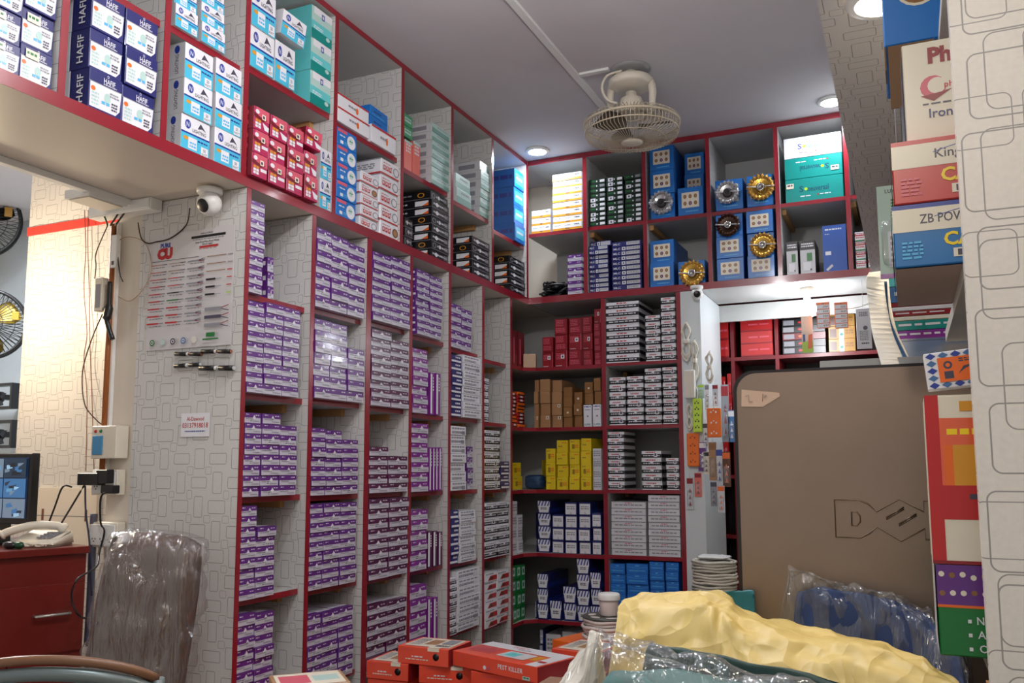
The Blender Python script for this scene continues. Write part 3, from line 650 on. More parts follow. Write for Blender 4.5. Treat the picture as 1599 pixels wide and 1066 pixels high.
# bay 3 and 4
LL(3, 1, 'pur', [(580, 611, 390, 8), (611, 641, 399, 8)], .006)
LL(4, 1, 'pur', [(651, 671, 419, 9), (671, 690, 429, 9)], .004)
LL(3, 2, 'plum', [(579, 611, 512, 9), (611, 639, 529, 8)], .004)
LL(4, 2, 'vio', [(643, 668, 542, 7)], .004)
LL(4, 2, 'upr', [(672, 679, 581, 1), (681, 688, 582, 1)], -.01, d=.12)
LL(3, 3, 'plum', [(574, 606, 697, 5), (606, 638, 712, 4)])
LL(4, 3, 'vio', [(641, 669, 660, 7)])
LL(4, 3, 'upr', [(670.5, 675.5, 698, 1), (676, 680.5, 698, 1), (681, 685.5, 698, 1), (686, 690.5, 698, 1)], -.005, d=.12)
LL(3, 4, 'plum', [(570, 607, 775, 8), (607, 639, 775, 8)], .004)
LL(4, 4, 'vio', [(641, 667, 797, 6)])
LL(4, 4, 'uprp', [(668, 675, 830, 1), (676.5, 683.5, 829, 1), (685, 691, 830, 1)], -.01, d=.12)
LL(3, 5, 'plum', [(569, 603, 947, 6), (603, 637, 939, 6)])
LL(4, 5, 'vio', [(640, 666, 917, 5)])
LL(4, 5, 'upr', [(668, 675.5, 934, 1), (677, 684, 933, 1)], -.01, d=.12)
# bay 5
LL(5, 1, 'pur', [(702, 719.5, 472, 5), (719.5, 736, 481, 5)], -.01)
LL(5, 2, 'nav', [(703, 722, 552, 8)], 0)
LL(5, 2, 'wht', [(723, 751, 553, 8)], 0)
LL(5, 3, 'wht', [(701, 728, 664, 7)])
LL(5, 3, 'tall', [(729, 742, 697, 4)], -.05, d=.1, rear='set back, ')
LL(5, 4, 'nav', [(701, 717, 797, 6)])
LL(5, 4, 'wht', [(717.5, 743, 798, 8)])
LL(5, 5, 'bbn', [(701, 712.5, 904, 8)])
LL(5, 5, 'wht', [(714, 750, 892, 7)], 0)
# bay 6
LL(6, 2, 'bbn', [(753.5, 763, 590, 6)])
LL(6, 3, 'bbn', [(755.5, 780.5, 671, 8)])
LL(6, 3, 'nav', [(781.5, 796, 720, 4)], 0)
LL(6, 4, 'bbn', [(755, 778, 786, 7), (778, 795, 784, 7)])
LL(6, 5, 'rdw', [(755, 775.5, 896, 6), (775.5, 794, 893, 6)])
for b in range(6):
    for lv, z in enumerate(LSH[b]):
        if z < .05: continue
        y1 = LY[b+1]-.0025; tall = TOPS.get((b+1, lv+2), 0) > z-.05
        uboard(u_ll, 'batten', (BX+.01, y1-.022, z-.045), (XL-(.26 if tall else .09), y1-.001, z-.0185), WOOD)
# upper left
def UL(i, tier, key, cols, off=0, **k):
    zf = VZ[i] if tier == 'upper' else ZR1
    stacks('L', '%s tier, %s overhead-left bay' % (tier, NTH[i-1]), zf, key, cols, off, d=k.pop('d', .3), lim=(VY[i]+.013, VY[i+1]-.013), top=(VZ[i]-.0205 if tier == 'lower' else 9), **k)
UL(1, 'lower', 'hafs', [(-22, 38, -50, 3), (38, 94, -50, 3)], -.012, d=.17)
UL(2, 'lower', 'haf', [(143, 197, -28, 3), (198, 250, -1, 3)], -.006, d=.17)
UL(3, 'lower', 'lig', [(288, 334, 63, 3), (337, 379, 88, 3)], -.004, d=.17)
UL(3, 'upper', 'lig', [(273, 310, -34, 2), (315, 353, -32, 3)], -.01)
UL(4, 'upper', 'lig', [(391, 430, -28, 2), (430.5, 463, 60, 1)], -.01)
UL(4, 'upper', 'tea', [(487, 523, 5, 3)], -.01)
UL(4, 'lower', 'pnk', [(392, 419, 162, 3), (420.5, 448, 177, 3), (449.5, 475, 193, 3), (476, 497.5, 233, 2)], .02, d=.2)
UL(4, 'lower', 'lig', [(498.5, 522, 229, 2)], -.005)
UL(5, 'upper', 'lon', [(526, 577, 141, 2), (580, 619, 192, 1)], -.005)
UL(5, 'lower', 'blu', [(523.5, 558.5, 193, 5)], .004)
UL(5, 'lower', 'rlm', [(563, 591, 264, 5), (593, 624, 245, 5)], -.01)
UL(6, 'upper', 'cor', [(631, 643.5, 216, 1), (644.5, 656.5, 219, 1)], -.03, d=.2)
UL(6, 'upper', 'ggr', [(674, 703, 190, 7)], -.01)
UL(6, 'lower', 'blk', [(673, 705, 296, 8)], -.008)
UL(6, 'lower', 'blk', [(632, 645, 338, 4)], -.09, d=.2, rear='set back, ')
UL(7, 'upper', 'ggr', [(712, 735, 268, 2)], -.02)
UL(7, 'upper', 'ggr', [(750, 768, 250, 6)], -.01, rear='tall stack, ')
UL(7, 'lower', 'blk', [(737, 767, 367, 5)], -.008)
UL(8, 'upper', 'blo', [(803, 821, 262, 4)], -.01)
UL(8, 'lower', 'blk', [(795, 822, 398, 5)], -.01)
# ---- back lower (photo columns on the back front plane)
def BL(bay, lev, key, cols, off=-.01, **k):
    zf = BSH[lev-1]+(.004 if bay == 2 else 0)
    stacks('B', '%s, %s back bay' % (SHN[lev-1], ('corner', 'right')[bay-1]), zf, key, cols, off, lim=((XL+.03, BXS[0]-.004), (BXS[0]+T+.003, BXS[1]-.006))[bay-1], top=(BSH[lev-2]-.0185 if lev > 1 else ZR0-.004), **k)
BL(1, 1, 'mar', [(846, 864, 526, 2), (865.5, 886.5, 497, 3), (887.5, 908.5, 496, 3)], -.02)
BL(1, 1, 'mar', [(909.5, 926, 494, 3), (927, 939, 482, 4)], -.06, rear='set back, ')
BL(1, 2, 'tan', [(825, 841.5, 593, 4), (843, 859.5, 592, 4), (861, 877.5, 593, 4)], -.005)
BL(1, 2, 'brn', [(879, 894, 604, 4), (895.5, 909.5, 612, 3)], -.01)
BL(1, 2, 'sup', [(911, 924.5, 632, 1), (925.5, 939, 631, 1)], -.004)
zs = atY(918, 632, YB).z+.003
stacks('B', 'on white-blue cartons, second shelf, corner back bay', zs, 'brn', [(911.5, 926, 596, 2), (927.5, 939.5, 590, 2)], -.008)
BL(1, 3, 'yel', [(852, 868, 700, 3), (869, 887.5, 687, 4), (888.5, 905.5, 686, 4), (906.5, 924, 684, 4)], -.01)
BL(1, 3, 'wgr', [(925.5, 939.5, 700, 4)], -.01)
BL(1, 3, 'yel', [(824, 847, 718, 2)], -.1, rear='set back, ')
BL(1, 4, 'nvf', [(861, 880.5, 803, 3), (882, 902, 784, 4), (903, 923, 784, 4), (924.5, 940, 801, 3)], -.005, d=.3)
BL(1, 4, 'nvs', [(818, 838, 800, 3), (839.5, 860, 782, 4)], -.02, d=.3)
BL(1, 5, 'nvs', [(820, 838, 938, 1), (839.5, 857, 896, 3), (858.5, 877.5, 938, 1), (879, 900, 916, 2), (901, 921.5, 873, 4), (922.5, 940, 894, 3)], -.004, d=.3)
BL(1, 6, 'nvs', [(816, 848, 982, 3)], -.06, d=.3)
BL(1, 6, 'wgr', [(852, 876, 990, 2), (878, 902, 986, 2)], -.08)
BL(2, 1, 'bbw', [(946, 998, 471, 8)], .0, d=.28)
BL(2, 1, 'bbr', [(1007, 1031, 492, 6), (1032, 1057, 464, 8)], .0)
BL(2, 2, 'bbr', [(951, 977, 589, 6), (978.5, 1005, 587, 6), (1006.5, 1033, 575, 7), (1034.5, 1059, 573, 7)], .0)
BL(2, 3, 'bbr', [(946, 975, 674, 8)], .0)
BL(2, 3, 'bbr', [(1002, 1034, 704, 5), (1040, 1061, 715, 4)], -.004, rear='short stack, ')
BL(2, 4, 'whl', [(954, 1009, 783, 8), (1011.5, 1062, 771, 9)], .0, d=.28)
BL(2, 5, 'bls', [(951, 977, 880, 6), (978, 1013, 880, 6), (1014, 1038, 871, 7), (1039, 1061, 871, 7)], -.005)
# the corner: cartons facing along the left wall
stacks('L', 'top shelf, corner beside left bays', BSH[0], 'dkr', [(800, 808, 514, 1), (809, 819, 517, 1)], -.03, d=.18)
stacks('L', 'second shelf, corner beside left bays', BSH[1], 'rst', [(799, 807, 612, 9), (809, 820, 611, 10)], -.03, d=.15)
stacks('L', 'third shelf, corner beside left bays', BSH[2], 'yel', [(799, 814, 722, 2)], -.05, d=.15)
stacks('L', 'fourth shelf, corner beside left bays', BSH[3], 'wgr', [(798.5, 807, 783, 4), (808, 816, 804, 3)], -.03, d=.2)
stacks('L', 'fifth shelf, corner beside left bays', BSH[4], 'gre', [(799.5, 806, 884, 4), (806.5, 813, 883, 4), (813.5, 820, 882, 4)], -.02, d=.2)
# ---- overhead back
def UB(i, tier, key, cols, off=-.012, **k):
    zf = UZ if tier == 'upper' else ZR1-.001
    stacks('B', '%s tier, %s overhead-back bay' % (tier, NTH[i-1]), zf+.0005, key, cols, off, lim=(xs[i-1]+.014, xs[i]-.014), top=(UZ-.0185 if tier == 'lower' else 9), **k)
UB(1, 'upper', 'orw', [(826, 860, 328, 3), (862.5, 909, 270, 8)])
UB(1, 'lower', 'pur', [(886, 909, 397, 6)])
UB(2, 'upper', 'gbk', [(919, 946, 279, 10), (947, 974, 276, 10), (975, 1002, 272, 10)])
UB(2, 'lower', 'mlc', [(919, 951, 383, 10), (955, 1002, 376, 10)], -.008)
UB(3, 'upper', 'six', [(1013.5, 1053, 228, 3)], -.008, d=.3, rear='tall pile, ')
UB(3, 'upper', 'six', [(1058, 1099, 292, 1)], -.008, d=.09, rear='front right, ')
UB(3, 'upper', 'six', [(1068, 1100, 238, 3)], -.12, d=.25, rear='set back, ')
UB(3, 'lower', 'six', [(1014.5, 1053.5, 374, 2), (1058, 1102, 407, 1)], -.008, d=.3)
UB(4, 'upper', 'six', [(1116, 1161, 280, 1), (1165.5, 1209, 273, 1)], -.008, d=.3)
UB(4, 'lower', 'six', [(1117, 1161, 333, 3), (1165, 1209, 325, 3)], -.004, d=.3)
UB(5, 'lower', 'spk', [(1228, 1247, 377, 1), (1249, 1274, 375, 1)])
UB(5, 'lower', 'blt', [(1284, 1323, 351, 1)])
UB(6, 'lower', 'rgs', [(1335, 1352, 362, 4), (1354, 1368, 358, 4)], -.008)
a = UZ+.0005
for key, h in (('un1', .115), ('un2', .105), ('un0', .105)):
    x0, x1 = atY(1224.5, 250, YB+.012).x, atY(1315, 250, YB+.012).x
    place(key, ((x0+x1)/2, YB+.014, a), x1-x0, h-.001, .3, 0, KINDS[key]['look']+', upper tier, fifth overhead-back bay', 'fixture cartons in the fifth overhead-back bay', .3); a += h
# single cartons that break the rows -----------------------------------------
def one(key, px0, px1, ytop, zf, plane, off, d, rz, label, tilt=None, h=None):
    if plane == 'L':
        X = XL+off; a = atX(px0, ytop, X); b = atX(px1, ytop, X); c = Vector((X, (a.y+b.y)/2, zf)); ww = b.y-a.y; r0 = math.pi/2
    else:
        Y = plane+off; a = atY(px0, ytop, Y); b = atY(px1, ytop, Y); c = Vector(((a.x+b.x)/2, Y, zf)); ww = b.x-a.x; r0 = 0
    o = place(key, c, ww, h or (a.z-zf), d, r0+rz, label, None, 0)
    if tilt: o.rotation_euler = (tilt[0], tilt[1], r0+rz)
    return o
zp = atX(476, 233, XL+.02).z
one('pnk', 478, 500, 196, zp+.012, 'L', .03, .2, -.12, 'pink lamp carton sliding askew off the topmost right of the pink pile', (.0, .10, 0))
zq = atX(430.5, 60, XL-.01).z
one('lig', 440, 475, 14, zq+.016, 'L', .01, .3, -.04, 'white-cyan lamp carton tipped forward beside the pale teal cartons', (.10, .06, 0))
zz = atX(580, 192, XL-.005).z
for k in range(2): one('flb', 580, 609, 0, zz+.001+k*.042, 'L', -.02, .2, .05, ('lower', 'upper')[k]+' plain blue carton resting on flat white lamp cartons, overhead-left cabinet', None, .041)
zc = zl(570, 770)
place('mlc', (-1.335, YB+.02, 0), .12, .03, .2, 0, 'navy breaker carton lying loose on top of navy breaker stacks', None).location = (atY(935, 377, YB).x, YB+.03, atY(935, 384, YB+.008).z+.002)
one('tan', 818, 836, 553, BSH[0]+.001, YB, -.02, .1, .35, 'small brown carton at the top shelf corner next to red lamp cartons')
for k in range(2): one('grn', 632, 646, 0, atX(637, 216, XL-.03).z+.002+k*.052, 'L', -.03, .2, 0, ('lower', 'upper')[k]+' green lamp carton on coral cartons, sixth overhead-left bay', None, .05)

# ------------------------------------------------------------------ lamps and ceiling fan
def downlight(x, y, z, p, colr, label):
    o = thing('downlight', label, 'light', (x, y, z))
    bm = bmesh.new(); lathe(bm, [(.048, -.001), (.062, -.001), (.066, -.006), (.060, -.014), (.048, -.014)], 28, caps=False); new_obj('rim', bm, WHITE, o, True)
    bm = bmesh.new(); lathe(bm, [(.001, -.012), (.048, -.012), (.048, -.0015), (.001, -.0015)], 28); new_obj('diffuser', bm, M('led_'+('w' if colr is WARM else 'c'), (255, 236, 210) if colr is WARM else (236, 246, 255), .5, emit=40), o)
    lamp('downlight_glow', 'AREA', (x, y, z-.02), p, colr, .1).parent = None
    return o
for i, (x, y, z, p, c) in enumerate(DOWN):
    downlight(x, y, z, p, c, ['round lit ceiling downlight above the corner of the overhead cabinets', 'round lit ceiling downlight above the teal cartons', 'added unseen ceiling downlight over the middle of the shop', 'added unseen ceiling downlight above the bags'][i])
def fill_bulb(x, y, z, p, c, label):
    o = thing('light_bulb', label, 'light', (x, y, z))
    bm = bmesh.new(); lathe(bm, [(.001, .06), (.016, .06), (.02, .04), (.034, .01), (.034, -.012), (.02, -.032), (.001, -.036)], 20); new_obj('bulb', bm, M('bulb_glow', (240, 248, 255), .4, emit=25), o, True)
    bm = bmesh.new(); lathe(bm, [(.001, .061), (.018, .061), (.018, .11), (.001, .11)], 16); new_obj('holder', bm, IVORY, o, True)
    bm = bmesh.new(); tube(bm, [(0, 0, .11), (0, 0, (CEIL if z > 2.3 else ZR0-.0005)-z)], .003, 6); new_obj('cord', bm, WHITE, o)
    lamp('fill_bulb_light', 'POINT', (x, y, z-.09), p, c, .05)
for i, h in enumerate(FILL_BULBS): fill_bulb(*h, ('added unseen bulb over the middle of the shop', 'added unseen bulb near the open shop front', 'added unseen warm bulb under right overhead cabinet')[i])
soff = atZ(1376, -6, ZR0)
downlight(soff.x, soff.y, ZR0-.002, 4, WARM, 'warm lit downlight under the right-hand overhead cabinet')

FY = 3.46
f = thing('ceiling_fan', 'cream caged orbit fan hanging from the ceiling', 'fan', (-1.006, FY, CEIL))
CREAM = M('aged_cream_plastic', (214, 206, 190), .4); CAGE = M('cream_wire', (196, 184, 160), .45)
bm = bmesh.new(); lathe(bm, [(.001, 0), (.085, 0), (.085, -.006), (.07, -.012), (.001, -.012)], 28); new_obj('ceiling_plate', bm, M('plate_grey', (150, 150, 150), .4), f)
bm = bmesh.new(); lathe(bm, [(.025, -.012), (.025, -.04), (.085, -.045), (.095, -.055), (.095, -.075), (.085, -.085), (.001, -.085)], 28); new_obj('canopy', bm, CREAM, f, True)
bm = bmesh.new()
for s in (-1, 1):
    tube(bm, [(s*.088, 0, -.07), (s*.094, 0, -.12), (s*.088, 0, -.2), (s*.08, 0, -.215)], [.017, .016, .012, .010], 8)
tube(bm, [(-.088, 0, -.07), (0, 0, -.062), (.088, 0, -.07)], .016, 8)
new_obj('bracket', bm, CREAM, f)
bm = bmesh.new(); lathe(bm, [(.001, -.105), (.022, -.105), (.024, -.125), (.045, -.135), (.052, -.165), (.064, -.185), (.064, -.20), (.04, -.205), (.001, -.205)], 24); new_obj('motor_housing', bm, CREAM, f, True)
R0, ZC = .200, -.25
bm = bmesh.new()
def ring(r, z, t, n=48): tube(bm, [(r*math.cos(2*math.pi*k/n), r*math.sin(2*math.pi*k/n), z) for k in range(n)], t, 6, closed=True)
for z in (ZC, ): ring(R0, z, .0055)
ring(R0*.985, ZC-.035, .003); ring(.06, ZC+.042, .003); ring(.045, ZC-.075, .003); ring(.14, ZC-.065, .0022); ring(.13, ZC+.036, .0022)
NW = 72
for k in range(NW):
    a = 2*math.pi*k/NW; c, s = math.cos(a), math.sin(a)
    tube(bm, [(r*c, r*s, ZC+z) for r, z in ((.06, .042), (.13, .037), (.18, .028), (.205, .012), (R0, 0), (R0*.985, -.035), (.19, -.052), (.14, -.066), (.09, -.073), (.045, -.075))], .0013, 4)
new_obj('cage', bm, CAGE, f)
bm = bmesh.new(); lathe(bm, [(.001, ZC-.07), (.045, ZC-.07), (.045, ZC-.078), (.03, ZC-.084), (.001, ZC-.085)], 24); new_obj('cage_badge', bm, CREAM, f)
for k in range(3):
    bm = bmesh.new(); a0 = 2*math.pi*k/3
    rows = []
    for i in range(8):
        r = .03+.155*i/7; row = []
        for j in range(5):
            wd = (.35+.55*math.sin(math.pi*(i+1)/9)); t = (j/4-.5)*wd
            row.append(bm.verts.new((r*math.cos(a0+t), r*math.sin(a0+t), ZC-.012+.035*(j/4-.5))))
        rows.append(row)
    for A, B in zip(rows, rows[1:]):
        for j in range(4): bm.faces.new((A[j], A[j+1], B[j+1], B[j]))
    bmesh.ops.solidify(bm, geom=bm.faces[:], thickness=.003); new_obj('blade', bm, M('fan_blade', (120, 112, 100), .4), f, True)
bm = bmesh.new(); tube(bm, spline([(-.03, -.03, -.015), (-.09, -.05, -.035), (-.11, -.06, -.09), (-.09, -.05, -.14), (-.05, -.04, -.16)]), .006); new_obj('cord', bm, CREAM, f)
# ceiling trunking
t0, t1 = atZ(795, -6, CEIL), atZ(974, 168, CEIL)
tr = thing('cable_trunking', 'white plastic cable trunking run along the ceiling towards the fan', 'trunking', (t0.x, t0.y, CEIL))
slab('trunk', (-.016, -.9, -.014), (.016, t1.y-t0.y, -.0005), WHITE, tr, bev=.002)
slab('branch', (.017, .685, -.012), (.15, .712, -.0005), WHITE, tr, bev=.002)

# ------------------------------------------------------------------ poster panel on the end of the left unit, and what hangs on it
PY = LY[0]-.0035
def onP(px, py): return atY(px, py, PY)
p00, p11 = onP(228, 548), onP(367, 350)
pst = thing('poster', 'laminated wire sample poster on the end of the shelving', 'poster', ((p00.x+p11.x)/2, PY, p00.z))
pw, ph = p11.x-p00.x, p11.z-p00.z
b = Box(pw, ph, .0015, M('poster_paper', (206, 202, 204), .3, coat=.3), 0)
b.t('F', 'PURE', .19, .885, .036, 'royal', .19, off=.05); b.t('F', 'CU', .185, .79, .085, 'red', .2, off=.09)
b.t('F', 'WIRE & CABLES', .68, .955, .014, 'black', .3); b.r('F', .5, .925, .9, .947, 'black'); b.dash('F', .52, .905, .88, .918, 'grey', 1, .03); b.t('F', 'Heat Proof Fire Proof Wires', .69, .882, .016, 'black', .4); b.t('F', 'Wire & Cables', .69, .862, .014, 'black', .25); b.r('F', .6, .838, .82, .855, 'red'); b.dash('F', .6, .826, .8, .832, 'red', 1, .05)
b.r('F', .03, .765, .6, .769, 'ink')
for k in range(9):
    y = .735-.064*k
    for x0, c in ((.02, 'red'), (.245, 'red' if k not in (4, 5) else ('black' if k == 4 else 'green')), (.47, 'grey')):
        th = .004+.0012*k if x0 < .4 else .012
        if x0 < .4 and k < 2 and x0 > .1: c = 'brown'
        b.r('F', x0, y-th/2, x0+.14, y+th/2, c); b.r('F', x0+.14, y-.003, x0+.2, y+.003, 'ink'); b.dash('F', x0+.03, y-.028, x0+.19, y-.02, 'ink', 1, .03)
        if x0 > .4: b.poly('F', ((x0+.13, y+.006), (x0+.2, y+.016), (x0+.2, y+.012), (x0+.13, y)), 'ink'); b.poly('F', ((x0+.13, y-.006), (x0+.2, y-.016), (x0+.2, y-.012), (x0+.13, y)), 'crimson')
    if k < 3: b.r('F', .70, y+.018, .92, y+.024, 'brown')
    if 2 < k < 6: b.r('F', .70, y+.008, .81, y+.024, 'black'); b.r('F', .81, y+.013, .88, y+.018, 'grey')
    if k < 6: b.r('F', .94, y+.015, .995, y+.024, 'red' if 1 < k < 5 else ('lime' if k == 5 else 'grey'))
for k in range(3):
    y = .305-.066*k; b.r('F', .71, y-.014, .9, y+.014, 'grey' if k != 1 else 'ink'); b.poly('F', ((.9, y+.008), (.985, y+.026), (.985, y+.02), (.9, y)), 'crimson'); b.poly('F', ((.9, y-.008), (.985, y-.026), (.985, y-.02), (.9, y)), 'ink')
for k, c in enumerate(('green', 'mint', 'ink', 'steelblue', 'cream')): b.e('F', .1+.125*k, .06, .03, c); b.e('F', .1+.125*k, .06, .018, 'paper'); b.e('F', .1+.125*k, .06, .01, c)
b.r('F', .74, .075, .84, .11, 'green'); b.r('F', .7, .05, .88, .062, 'green')
me = b.mesh('sheet'); o = bpy.data.objects.new('sheet', me); COL.objects.link(o); o.parent = pst; o.location = (0, -.0005, 0)
n0, n1 = onP(282, 682), onP(328, 644)
b = Box(n1.x-n0.x, n1.z-n0.z, .0008, 'white', 0); b.t('F', 'Al-Dawood', .5, .68, .17, 'red', .6); b.t('F', '03137918018', .5, .38, .22, 'red', .9); b.dash('F', .15, .18, .85, .26, 'royal', 1, .05)
o = bpy.data.objects.new('paper_note', b.mesh('paper_note')); COL.objects.link(o); o.location = ((n0.x+n1.x)/2, PY-.0003, n0.z); tag(o, 'white note with red handwriting and phone number stuck below the wire poster', 'note')
for i, (xa, ya, xb, yb, r, lab) in enumerate([(277, 553, 318, 553, 4, 'upper left'), (318, 549, 364, 549, 4, 'upper right'), (276, 572, 316, 569, 4, 'lower left'), (316, 575, 369, 575, 5, 'lower right')]):
    A, B = onP(xa, ya), onP(xb, yb); rr = r*.0017; A.y = B.y = PY-rr-.001
    o = thing('cable_sample', lab+' black armoured cable sample fixed below the wire poster', 'cable', A, 0, 'black cable samples below the poster')
    d = B-A; bm = bmesh.new(); tube(bm, [d*.0, d*.44], rr, 10); new_obj('sheath', bm, BLACK, o)
    bm = bmesh.new(); tube(bm, [d*.58, d*.97], rr*1.02, 10); new_obj('sheath', bm, BLACK, o)
    bm = bmesh.new(); tube(bm, [d*.43, d*.5], rr*.85, 10); new_obj('clip', bm, WHITE, o)
    bm = bmesh.new(); tube(bm, [d*.5, d*.58], rr*.7, 8); new_obj('core', bm, M('copper', (170, 110, 84), .4, .6) if i in (0, 1) else P['silver'], o)
    bm = bmesh.new(); tube(bm, [d*.97, d*1.0], rr*.75, 8); new_obj('core', bm, MATS['copper'] if i in (0, 1) else P['silver'], o)
def dome_camera(c, look, label, r=.035):
    o = thing('security_camera', label, 'camera', c); n = Vector(look).normalized(); q = n.to_track_quat('Z', 'Y').to_matrix().to_4x4()
    bm = bmesh.new(); lathe(bm, [(.001, 0), (r*1.05, 0), (r*1.05, -.012), (r*.95, -.016), (.001, -.016)], 24); new_obj('base', bm, WHITE, o)
    bm = bmesh.new(); lathe(bm, [(.001, -r*1)]+[(r*math.cos(t), r*math.sin(t)) for t in np.linspace(-1.2, .95, 12)]+[(r*.5, r*.78), (.001, r*.76)], 24); bmesh.ops.transform(bm, matrix=Matrix.Translation((0, 0, -r*.9-.012)) @ q, verts=bm.verts); new_obj('dome', bm, WHITE, o, True)
    bm = bmesh.new(); lathe(bm, [(r*.58, r*.80), (r*.5, r*.86), (.001, r*.88)], 20); bmesh.ops.transform(bm, matrix=Matrix.Translation((0, 0, -r*.9-.012)) @ q, verts=bm.verts); new_obj('lens', bm, BLACK, o, True)
    return o
cpos = onP(343, 322); dome_camera((cpos.x, PY-.045, ZR0-.008), (.0, -.9, -.45), 'white dome camera under overhead cabinet above the wire poster', .038)
cpos = atY(1083, 465, YB-.03); dome_camera((-.925, YB-.046, cpos.z+.055), (.25, -1, -.25), 'white dome camera beside the doorway under overhead back cabinet', .03)

def cable(pts, r, mat, label, name='cable', k=6):
    bm = bmesh.new(); pts = [Vector(p) for p in pts]; o0 = pts[0].copy(); tube(bm, spline([p-o0 for p in pts], k), r, 6)
    o = new_obj(name, bm, mat); o.location = o0; return tag(o, label, 'cable')
DKCORD = M('dark_brown_cord', (52, 40, 36), .5)
def q(px, py, e=.0): 
    p = onP(px, py); p.y -= .004+e; return p
cable([q(305, 328, .02), q(292, 352), q(268, 372), q(245, 378), q(232, 380), q(222, 372), q(217, 348)], .0022, DKCORD, 'thin dark cable drooping from dome camera across top of poster')
cable([q(172, 392), q(200, 372, .01), q(228, 380), q(238, 420), q(226, 450), q(205, 470), q(186, 463)], .0012, M('tan_wire', (176, 136, 96), .5), 'thin tan wire looping over left edge of poster panel')

# ------------------------------------------------------------------ electrical clutter left of the poster
KY = 2.10   # front of the plain column
def onK(px, py, e=0): return atY(px, py, KY-e)
def kbox(name, x0, y0, x1, y1, dep, mat, label, cat, e=0, plane=None, bev=.002):
    Y = (plane or KY)-.0008-e; A, B = atY(x0, y1, Y), atY(x1, y0, Y)
    o = thing(name, label, cat, ((A.x+B.x)/2, Y, A.z)); W, H = B.x-A.x, B.z-A.z
    slab('body', (-W/2, -dep, 0), (W/2, 0, H), mat, o, bev=bev); return o, W, H, dep
o, W, H, D = kbox('junction_box', 157, 313, 254, 347, .05, WHITE, 'long white junction box under cabinet left of dome camera', 'junction box', plane=2.085)
slab('lid', (-W/2+.004, -D-.004, .004), (W/2-.004, -D-.0003, H-.004), WHITE, o, bev=.001)
o, W, H, D = kbox('power_adapter', 157, 435, 171, 488, .028, IVORY, 'white power adapter hung on the brown pipe', 'adapter', .03); slab('label', (-W*.3, -D-.001, H*.1), (W*.3, -D-.0002, H*.8), P['grey'], o)
o, W, H, D = kbox('power_adapter', 179, 368, 190, 420, .02, WHITE, 'slim white adapter below the long junction box', 'adapter', .02); slab('port', (-W*.2, -D-.001, H*.08), (W*.2, -D-.0002, H*.2), DKGREY, o)
o, W, H, D = kbox('breaker_box', 161, 665, 202, 716, .05, IVORY, 'small white breaker box with blue flap and two pilot lights', 'breaker box', .004)
slab('flap', (-W*.42, -D-.004, H*.12), (-W*.02, -D-.0003, H*.7), M('blue_flap', (52, 132, 182), .2, coat=.5), o, bev=.001)
for dx, c in ((-.33, 'red'), (-.12, 'green')):
    bm = bmesh.new(); lathe(bm, [(.001, 0), (.006, 0), (.005, .003), (.001, .003)], 14, c=(dx*W, -D-.0001, H*.84), axis='y'); new_obj('pilot_light', bm, P[c], o)
def socket(x0, y0, x1, y1, label, rows):
    o, W, H, D = kbox('socket_box', x0, y0, x1, y1, .035, IVORY, label, 'socket', .002)
    slab('face_plate', (-W*.45, -D-.004, H*.08), (W*.45, -D-.0003, H*.92), WHITE, o, bev=.001)
    for k in range(rows):
        for j in (-.28, .0, .28):
            bm = bmesh.new()
            for dx, dz in ((-.05, .04), (.05, .04), (0, -.06)): addbox(bm, ((j+dx)*W-.0018, -D-.0048, H*(.3+.4*k+dz)-.002), ((j+dx)*W+.0018, -D-.0041, H*(.3+.4*k+dz)+.002))
            new_obj('outlet', bm, BLACK, o)
    return o
socket(156, 733, 197, 772, 'white wall socket with black plugs below breaker box', 2)
socket(152, 815, 197, 852, 'white switch-and-socket box just above the wrapped chair', 1)
o, W, H, D = kbox('plug_adapter', 134, 738, 166, 757, .035, BLACK, 'black plug-in adapter on the left of wall socket', 'adapter', .045); slab('prong', (W*.1, 0, H*.4), (W*.2, .006, H*.6), P['silver'], o)
o, W, H, D = kbox('plug_adapter', 161, 733, 179, 754, .03, BLACK, 'square black plug pushed into wall socket', 'adapter', .047); slab('prong', (-.004, 0, H*.3), (.004, .006, H*.6), P['silver'], o)
o, W, H, D = kbox('power_plug', 168, 757, 188, 770, .03, BLACK, 'round-headed black plug at bottom of wall socket', 'plug', .047, bev=.004); slab('prong', (-.004, 0, H*.3), (.004, .006, H*.6), P['silver'], o)
bm = bmesh.new(); A, B = onK(178, 350, .03), onK(158, 760, .03); tube(bm, [Vector(), B-A], .009, 10); o = new_obj('conduit_pipe', bm, M('brown_pipe', (150, 84, 34), .4)); o.location = A; tag(o, 'upright orange-brown conduit pipe left of the poster panel', 'pipe')
A, B = onK(191, 348), onK(184, 740); o = slab('cable_trunking', (-.012, -.014, B.z-A.z), (.010, 0, 0), WHITE, bev=.001); o.location = (A.x-.01, KY-.001, A.z); tag(o, 'upright white cable trunking on the plain column', 'trunking')
bm = bmesh.new(); A = onK(172, 440, .045); tube(bm, spline([Vector((0, 0, 0)), onK(170, 480, .045)-A, onK(167, 500, .05)-A, onK(176, 530, .04)-A]), [.008]*6+[.014]*6+[.008]*7, 8); o = new_obj('cable_bundle', bm, BLACK); o.location = A; tag(o, 'black taped bundle of cables on the brown pipe', 'cable')
